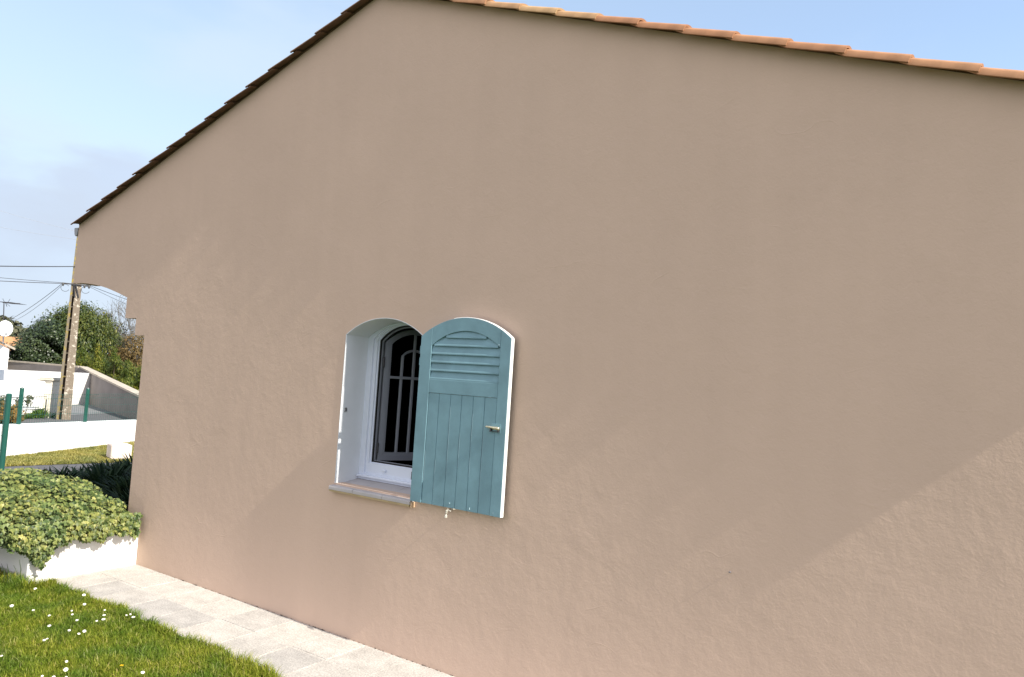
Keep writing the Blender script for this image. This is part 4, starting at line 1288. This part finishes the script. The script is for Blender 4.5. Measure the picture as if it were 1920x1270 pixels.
# cross arm with insulators
mb = MB()
za_ = 3.35
mb.box((-.30, -.14, za_-.015), (.30, -.112, za_+.015), M=Rz)
mb.tube([Rz @ Vector((-.02, -.13, za_-.02)), Rz @ Vector((.06, -.12, za_-.32))], .018, 6)
mb.tube([Rz @ Vector((-.06, -.13, za_-.02)), Rz @ Vector((-.02, -.12, za_-.32))], .018, 6)
arm = mb.build('cross_arm', m_dark_metal, pole)
for x_ in (-.29, .27, .17):
    mb = MB(); mb.tube([Rz @ Vector((x_, -.15, za_-.07)), Rz @ Vector((x_, -.15, za_-.02)), Rz @ Vector((x_, -.15, za_+.015))], [.018, .028, .020], 8); mb.build('insulator', m_insul, arm)
mb = MB()
for x_, s_ in ((.20, 1), (-.24, 1)):
    mb.tube([Rz @ Vector((x_ + .09*math.cos(a), -.15, za_ - .11 + .09*math.sin(a))) for a in np.linspace(.6, 2*PI-.4, 14)], .005, 4)
mb.build('cable_loop', m_wire, pole)
# cables
def cable(p0, p1, sag, r_, label, group='overhead cables'):
    p0 = Vector(p0); p1 = Vector(p1); pts = []
    for i in range(25):
        t_ = i/24; q = p0.lerp(p1, t_); q.z -= sag*4*t_*(1-t_); pts.append(q)
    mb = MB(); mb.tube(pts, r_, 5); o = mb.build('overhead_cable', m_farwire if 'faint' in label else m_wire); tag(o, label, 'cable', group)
A1 = Rz @ Vector((-.29, -.15, za_+.01)); A2 = Rz @ Vector((.27, -.15, za_+.01))
PM = Rz @ Vector((-.07, -.11, 3.80))
cable(PM, place(-260, 491, 17.5), .03, .011, 'thick twisted cable level with the house wall, uppermost line meeting the pole')
cable(A1, place(-200, 499, 21), .03, .006, 'upper of the two close cables leading left from the cross arm')
cable(A1 + Vector((0, 0, -.02)), place(-200, 515, 21), .02, .008, 'lower of the two close cables leading left from the cross arm')
cable(A1, place(18, 600, 28.5), .06, .007, 'cable running down from the cross arm to the white house')
cable(A1 + Vector((0, 0, -.04)), place(24, 603, 28.5), .10, .005, 'thinner slack cable running down beside the one to the white house')
cable(A2, place(330, 590, 33), .05, .007, 'upper cable leading right from the cross arm behind the house')
cable(A2 + Vector((0, 0, -.03)), place(330, 604, 33), .08, .005, 'lower cable leading right from the cross arm behind the house')
cable(place(-150, 345, 60), place(190, 445, 45), .2, .007, 'faint far cable crossing the sky highest on the left')
cable(place(-150, 392, 60), place(190, 455, 45), .2, .007, 'faint far cable crossing the sky below the highest one')
cable(PM, place(180, 420, 24), .02, .006, 'short cable rising steeply right from the pole behind the gable')

# ---- white neighbouring house
nh = empty('white_house', place(0, 700, 29), label='white neighbouring house gable cut by the left picture edge', cat='house')
e = place(19, 653, 29); hd = Vector((-.96, -.28, 0)).normalized(); bk_ = Vector((-.28, .96, 0)) * -1
e = Vector((e.x, e.y, 0)); ez = place(19, 653, 29).z
nd = Vector((e.x - EYE.x, e.y - EYE.y, 0)).normalized(); ld = Vector((-nd.y, nd.x, 0))        # ld = to the left as seen
HM = Matrix(((ld.x, nd.x, 0, e.x), (ld.y, nd.y, 0, e.y), (0, 0, 1, 0), (0, 0, 0, 1)))
mb = MB(); rise = .62
poly = [(0.02, -.05), (0.02, ez-.02), (2.4, ez-.02+2.4*rise*.75), (4.8, ez-.02), (4.8, -.05)]
n = len(poly)
vs = [HM @ Vector((x, 0, z)) for x, z in poly] + [HM @ Vector((x, 6, z)) for x, z in poly]
mb.add(vs, [tuple(range(n)), tuple(range(2*n-1, n-1, -1))] + [(i, n+i, n+(i+1) % n, (i+1) % n) for i in range(n)])
mb.build('wall', m_white, nh)
mb = MB()
for (xa, xb3) in ((-.14, 2.4), (4.94, 2.4)):
    za_1 = ez + .0 + (-.0); s1 = rise*.75
    z1 = ez - abs(xa if xa < 2.4 else xa-4.8)*s1 + .01; z2 = ez + 2.4*s1 + .01
    vs = []
    for dz in (0, .07):
        vs += [HM @ Vector((xa, -.06, z1+dz)), HM @ Vector((xb3, -.06, z2+dz)), HM @ Vector((xb3, 6.1, z2+dz)), HM @ Vector((xa, 6.1, z1+dz))]
    mb.add(vs, [(0,3,2,1),(4,5,6,7),(0,1,5,4),(1,2,6,5),(2,3,7,6),(3,0,4,7)])
rfn = mb.build('roof', m_cap, nh)
mb = MB(); mb.box((.42, .3, ez+.1), (.95, .8, 2.62), M=HM); mb.build('chimney', m_white, rfn)
# antenna
an = empty('tv_antenna', place(6, 605, 29), label='thin rooftop television antenna on a mast above the white house', cat='antenna')
mb = MB(); pA, pT = place(5.5, 640, 29), place(7.5, 567, 29); mb.tube([pA, pT], .014, 6); mb.build('mast', m_dark_metal, an)
mb = MB(); mb.tube([place(5, 567.5, 29), place(38, 569.5, 29.2)], .013, 5)
for i in range(9):
    q = place(9 + i*3.2, 567.8 + i*.2, 29.1); mb.tube([q + Vector((-.10, -.2, .02)), q + Vector((.10, .2, -.02))], .005, 4)
mb.tube([place(10, 567, 29), place(13, 575, 29.2)], .009, 4); mb.tube([place(10, 567, 29), place(19, 575, 29)], .006, 4); mb.tube([place(9, 568, 29), place(5, 560, 29)], .006, 4); mb.tube([place(14, 568, 29), place(19, 561, 29)], .006, 4)
mb.build('boom', m_dark_metal, an)
# satellite dish
ds = empty('satellite_dish', place(9, 617, 28.6), label='round white satellite dish above the white house roof', cat='satellite dish')
dc = place(9, 617, 28.6); dn = (EYE - dc).normalized(); dn = (dn + Vector((.25, 0, .15))).normalized()
Rd = dn.to_track_quat('Z', 'Y').to_matrix()
mb = MB(); vs = [dc]; fs = []
for i in range(1, 6):
    r_ = .232*i/5
    for k_ in range(24):
        a = 2*PI*k_/24; vs.append(dc + Rd @ Vector((r_*math.cos(a)*.92, r_*math.sin(a)*1.12, .10*(i/5)**2)))
for k_ in range(24): fs.append((0, 1+k_, 1+(k_+1) % 24))
for i in range(4):
    for k_ in range(24): fs.append((1+i*24+k_, 1+(i+1)*24+k_, 1+(i+1)*24+(k_+1) % 24, 1+i*24+(k_+1) % 24))
mb.add(vs, fs); o = mb.build('reflector', m_whitepaint, ds, smooth=True)
sm = o.modifiers.new('thick', 'SOLIDIFY'); sm.thickness = .012
mb = MB(); mb.tube([dc - dn*.02, dc - dn*.12, dc - dn*.12 + Vector((0, 0, -.45))], .018, 6); mb.build('bracket', m_steel, ds)
mb = MB(); mb.tube([dc + Rd @ Vector((0, -.25, .1)), dc + Rd @ Vector((.02, -.20, .32))], .010, 5); mb.bbox((-.03, -.03, -.04), (.03, .03, .04), .008, M=Matrix.Translation(dc + Rd @ Vector((.02, -.20, .34)))); mb.build('feed_arm', m_steel, ds)

# ---- far orange-roofed house
fh = empty('far_house', place(30, 650, 46), label='distant house with orange tiled roof between the white house and the bushes', cat='house')
a0 = place(-20, 652, 46); b0 = place(50, 655, 46); a1 = place(-20, 629, 50); b1 = place(44, 633, 50)
mb = MB(); mb.add([a0, b0, b1, a1, a0 - Vector((0, 0, .1)), b0 - Vector((0, 0, .1)), b1 - Vector((0, 0, .1)), a1 - Vector((0, 0, .1))],
                  [(0,1,2,3),(7,6,5,4),(0,4,5,1),(1,5,6,2),(2,6,7,3),(3,7,4,0)])
mb.build('roof', m_terrac, fh)
mb = MB(); a0w = a0 - Vector((0, 0, .11)); b0w = b0 - Vector((0, 0, .11)); nn_ = Vector((nd.x, nd.y, 0))*.3
vs = []
for q in (a0w, b0w): q2 = q + nn_; vs += [Vector((q2.x, q2.y, -.05)), q2]
for q in (a0w, b0w): q2 = q + nn_ + Vector((nd.x, nd.y, 0))*3; vs += [Vector((q2.x, q2.y, -.05)), q2]
mb.add(vs, [(0,2,3,1), (4,6,7,5), (0,1,5,4), (2,6,7,3), (1,3,7,5)]); mb.build('wall', m_white, fh)

# ================================================================== BUSHES AND TREES
leafA = np.array([(0, 0, 0), (.18, .35, .03), (0, 1, -.12), (-.18, .35, .03)]); leafA_f = [(0, 1, 2, 3)]
leafB = np.array([(0, 0, 0), (.42, .4, .05), (0, 1, -.08), (-.42, .4, .05)])
def crown(lobes, n, size, tmpl, droop=0.0, upn=0.6, seed=0, hollow=0.45):
    """lobes = list of (center, radii). returns V,L,St,rnd"""
    vol = np.array([r_[0]*r_[2] for _, r_ in lobes]); cnt = (n*vol/vol.sum()).astype(int)
    Ps, Ns, Rr = [], [], []
    for (c, r_), k_ in zip(lobes, cnt):
        d = rng.normal(size=(k_, 3)); d /= np.linalg.norm(d, axis=1, keepdims=True)
        kk_ = rng.uniform(hollow**2, 1.0, k_)**0.5 * (1 + 0.16*np.sin(d[:, 0]*6+seed) * np.sin(d[:, 2]*7+seed*2) + 0.06*rng.normal(size=k_))
        P_ = np.array(c) + d*np.array(r_)*kk_[:, None]
        Ps.append(P_); Ns.append(d + np.array([.2, -.3, upn]) + rng.normal(0, .5, d.shape)); Rr.append(np.clip(rng.normal(.45, .22, k_), 0, 1))
    P_ = np.concatenate(Ps); N_ = np.concatenate(Ns); r_ = np.concatenate(Rr)
    # clumpy gaps
    g_ = smooth_noise(P_[:, 0]*1.0, P_[:, 2]*1.3 + P_[:, 1], seed+9, 4.5); ok_ = g_ > -0.32
    ok_ &= P_[:, 2] > 0.02
    P_, N_, r_, g_ = P_[ok_], N_[ok_], r_[ok_], g_[ok_]
    Rm = frames(N_, up_hint=(0, 0, -1 if droop > 0 else 1))
    S_ = size*rng.uniform(.6, 1.4, len(P_))
    V_, L_, St_ = scatter(tmpl, leafA_f, P_, Rm, S_)
    return V_, L_, St_, np.repeat(r_, 4)
def lobe(px, py, dist, wpx, hpx, depth=1.0):
    c = place(px, py, dist); k_ = dist/F_PX*1.13
    return ((c.x, c.y, c.z), (max(wpx*k_, .05), max(wpx*k_*depth, .05), hpx*k_))
def stem_filler(mb, base, tops, r0_=.05):
    for t_ in tops:
        t_ = Vector(t_); b_ = Vector(base); mid = b_.lerp(t_, .5) + Vector((random.uniform(-.1, .1), random.uniform(-.1, .1), .05))
        mb.tube([b_, mid, t_], [r0_, r0_*.6, r0_*.2], 6)
def bush(name, label, cat, lobes, n, size, tmpl, m, group=None, **k):
    base = Vector(lobes[0][0]); base = Vector((np.mean([l[0][0] for l in lobes]), np.mean([l[0][1] for l in lobes]), 0))
    root = empty(name, base, label=label, cat=cat)
    if group: root['group'] = group
    V_, L_, St_, r_ = crown(lobes, n, size, tmpl, **k)
    np_mesh('crown', V_, L_, St_, m, root, rnd=r_)
    mb = MB(); stem_filler(mb, base + Vector((0, 0, -.03)), [Vector((l[0][0], l[0][1], l[0][2]*.9)) for l in lobes], .022); mb.build('trunk', m_bark, root)
    return root
m_bamboo = rnd_ramp_mat('bamboo_leaves', [(0, (0.020, 0.040, 0.008)), (.5, (0.065, 0.092, 0.016)), (.8, (0.14, 0.155, 0.03)), (1, (0.20, 0.20, 0.05))], .5, .25, .35, patch=(.9, (.7, .8, .75), (1.35, 1.2, 1.0)))
m_dkgreen = rnd_ramp_mat('dark_evergreen_leaves', [(0, (0.012, 0.026, 0.010)), (.6, (0.040, 0.060, 0.018)), (1, (0.09, 0.12, 0.05))], .4, .12, .5, patch=(1.2, (.7, .8, .8), (1.3, 1.25, 1.1)))
m_lime = rnd_ramp_mat('yellow_green_leaves', [(0, (0.045, 0.075, 0.010)), (.5, (0.12, 0.15, 0.018)), (1, (0.26, 0.24, 0.04))], .55, .3, .3, patch=(1.5, (.65, .75, .7), (1.3, 1.15, 1.0)))
m_olive = rnd_ramp_mat('grey_olive_leaves', [(0, (0.05, 0.06, 0.03)), (.5, (0.10, 0.105, 0.06)), (1, (0.20, 0.19, 0.13))], .7, .2, .2)
m_brown = rnd_ramp_mat('brown_leaves', [(0, (0.07, 0.05, 0.02)), (.5, (0.16, 0.11, 0.04)), (1, (0.28, 0.20, 0.09))], .7, .2, .2)
m_rust = rnd_ramp_mat('rust_leaves', [(0, (0.06, 0.08, 0.02)), (.5, (0.19, 0.11, 0.03)), (1, (0.36, 0.21, 0.05))], .6, .3, .2)

DB = 36.0
bush('bamboo_bush', 'tallest dark green bamboo thicket directly behind the utility pole', 'bamboo',
     [lobe(150, 640, DB, 40, 52), lobe(118, 628, DB+.5, 36, 38), (lobe(172, 618, DB, 26, 32)), lobe(100, 655, DB, 36, 34), lobe(148, 592, DB, 20, 20), lobe(195, 655, DB+.3, 24, 45), lobe(125, 600, DB, 20, 16)],
     34000, .115, leafA, m_bamboo, seed=1, upn=.3)
bush('evergreen_shrub', 'dark glossy evergreen shrub left of the pole above the grey wall', 'shrub',
     [lobe(75, 660, DB-1, 38, 28), lobe(48, 668, DB-1, 24, 18), lobe(98, 650, DB-1.2, 28, 36), lobe(70, 635, DB-.6, 22, 20), lobe(110, 675, DB-1.2, 30, 18), lobe(88, 612, DB-.4, 16, 14)],
     20000, .085, leafB, m_dkgreen, seed=2)
bush('twiggy_shrub', 'loose grey-green shrub with thin branches between the bamboo and the house', 'shrub',
     [lobe(205, 620, DB+2, 16, 22), lobe(222, 635, DB+2, 22, 24), lobe(240, 650, DB+2, 22, 22), lobe(200, 596, DB+2, 10, 12)],
     2200, .13, leafA, m_olive, seed=3, hollow=.1)
bush('brown_shrub', 'brownish shrub just left of the house wall below the corbel', 'shrub',
     [lobe(252, 655, DB-.5, 22, 26), lobe(262, 690, DB-.5, 18, 26), lobe(232, 672, DB-.3, 22, 20)], 9000, .09, leafA, m_brown, seed=4)
def cone_bush(px, py_top, py_bot, wpx, dist, label, n=3600):
    ls = []
    for t_ in np.linspace(0, 1, 5):
        ls.append(lobe(px + random.uniform(-1.5, 1.5), py_top + (py_bot-py_top)*t_, dist + random.uniform(-.2, .2), wpx*(.22+.78*t_), (py_bot-py_top)*.19))
    bush('yellow_green_bush', label, 'bush', ls, n, .08, leafA, m_lime, group='yellow-green bushes above the grey wall', seed=int(px), upn=.5, droop=1)
cone_bush(156, 660, 700, 15, 31.5, 'yellow-green pointed bush nearest the utility pole, above the bend of the grey wall')
cone_bush(183, 658, 712, 17, 30.5, 'second yellow-green pointed bush right of the utility pole')
cone_bush(215, 662, 722, 18, 29, 'middle yellow-green pointed bush of the row above the grey wall')
cone_bush(240, 684, 730, 17, 27.5, 'fourth yellow-green bush, one before the house corner')
cone_bush(262, 696, 748, 17, 26, 'last yellow-green bush touching the house corner')
bush('understorey_hedge', 'dark green undergrowth filling the gaps behind the yellow-green bushes', 'hedge',
     [lobe(140+i*17, 682+i*5.0, 33.5-.75*i, 20, 24) for i in range(9)], 16000, .10, leafA, m_bamboo, seed=8)
bush('far_tree', 'hazy dark green tree behind the satellite dish', 'tree',
     [lobe(8, 628, 55, 22, 22), lobe(24, 636, 55, 11, 14), lobe(-15, 625, 55, 22, 26)], 3500, .28, leafB, m_olive, seed=5)
bush('pale_tree', 'small pale leafless-looking tree right of the orange roof', 'tree',
     [lobe(50, 636, 50, 9, 16), lobe(58, 645, 50, 8, 10), lobe(45, 650, 50, 10, 14)], 900, .22, leafB, mat_ := m_olive, seed=6, hollow=.1)

# bare tree: fine branching twigs
def bare_tree(px, pyb, pyt, dist, label, spread, seed):
    random.seed(seed)
    b_ = place(px, pyb, dist); b_.z = 0; t_ = place(px, pyt, dist); H = t_.z
    root = empty('bare_tree', b_, label=label, cat='tree')
    mb = MB(); tr = MB(); tr.tube([b_, b_ + Vector((0, 0, H*.45))], [.07, .05], 7); tr.build('trunk', m_bark, root)
    def grow(p_, d_, l_, r_, lev):
        q = p_ + d_*l_; mid = p_.lerp(q, .5) + Vector((random.uniform(-.1, .1), random.uniform(-.1, .1), random.uniform(-.05, .05)))*l_
        mb.tube([p_, mid, q], [r_, r_*.8, r_*.6], 4, cap=False)
        if lev == 0: return
        for _ in range(3 if lev > 1 else 4):
            nd_ = (d_ + Vector((random.uniform(-1, 1)*spread, random.uniform(-1, 1)*spread, random.uniform(-.25, .7)))).normalized()
            grow(q if random.random() < .6 else mid, nd_, l_*random.uniform(.6, .85), r_*.6, lev-1)
    for _ in range(5):
        grow(b_ + Vector((0, 0, H*random.uniform(.25, .45))), Vector((random.uniform(-.6, .6), random.uniform(-.6, .6), 1)).normalized(), H*.22, .030, 4)
    mb.build('branches', m_twig, root)
bare_tree(226, 690, 556, DB+3, 'leafless grey tree seen through the porch arch', .8, 5)
bare_tree(252, 690, 590, DB+2, 'second leafless tree, partly hidden by the house wall under the corbel', .8, 9)
random.seed(77)

# shrubs at the street fence
bush('rusty_shrub', 'orange-brown shrub behind the green fence posts at the left', 'shrub',
     [lobe(10, 780, 18.2, 16, 16), lobe(28, 784, 18.0, 10, 11), lobe(-8, 775, 18.2, 14, 18)], 2600, .055, leafB, m_rust, seed=11)
bush('rose_bush', 'thin straggly rose bush against the white street wall', 'shrub',
     [lobe(36, 757, 18.4, 7, 9), lobe(30, 768, 18.4, 7, 8), lobe(54, 752, 18.4, 6, 9), lobe(4, 752, 18.3, 8, 9)], 420, .05, leafB, m_olive, seed=12, hollow=.05)
def tuftband(s0, s1, off, n, h, label):
    V_ = []
    s = rng.uniform(s0, s1, n); o_ = rng.normal(0, .12, n) + off
    base = np.array([W0.x, W0.y])[None, :] + s[:, None]*np.array([dw.x, dw.y]) - o_[:, None]*np.array([nw.x, nw.y])
    P_ = np.column_stack([base, np.full(n, -.01)])
    hh = h*rng.uniform(.4, 1.2, n)*(0.75 + 0.7*smooth_noise(s*1.0, s*0, 21, 5.0)) + .10*np.exp(-((s-6.3)/.25)**2); a = rng.uniform(0, 6.28, n); w = .012
    V_ = np.empty((n, 4, 3)); c, s_ = np.cos(a), np.sin(a)
    V_[:, 0] = P_ - np.column_stack([c*w, s_*w, 0*c]); V_[:, 1] = P_ + np.column_stack([c*w, s_*w, 0*c])
    V_[:, 2] = P_ + np.column_stack([-s_*.05 + c*w*.4, c*.05 + s_*w*.4, hh*.7]); V_[:, 3] = P_ + np.column_stack([-s_*.14, c*.14, hh])
    loops = (np.array([0, 1, 2, 3])[None, :] + (np.arange(n)*4)[:, None]).ravel(); st = np.arange(n)*4
    o = np_mesh('roadside_weeds', V_.reshape(-1, 3), loops, st, m_weed, rnd=np.repeat(np.clip(rng.normal(.45, .2, n), 0, 1), 4))
    tag(o, label, 'weeds', kind='stuff')
m_weed = rnd_ramp_mat('weed_blades', [(0, (0.04, 0.09, 0.012)), (.6, (0.09, 0.17, 0.025)), (1, (0.20, 0.24, 0.05))], .6, .3, .3)
tuftband(2.0, 6.75, 5.1, 5000, .15, 'green weeds and grass along the foot of the street wall and the pole')
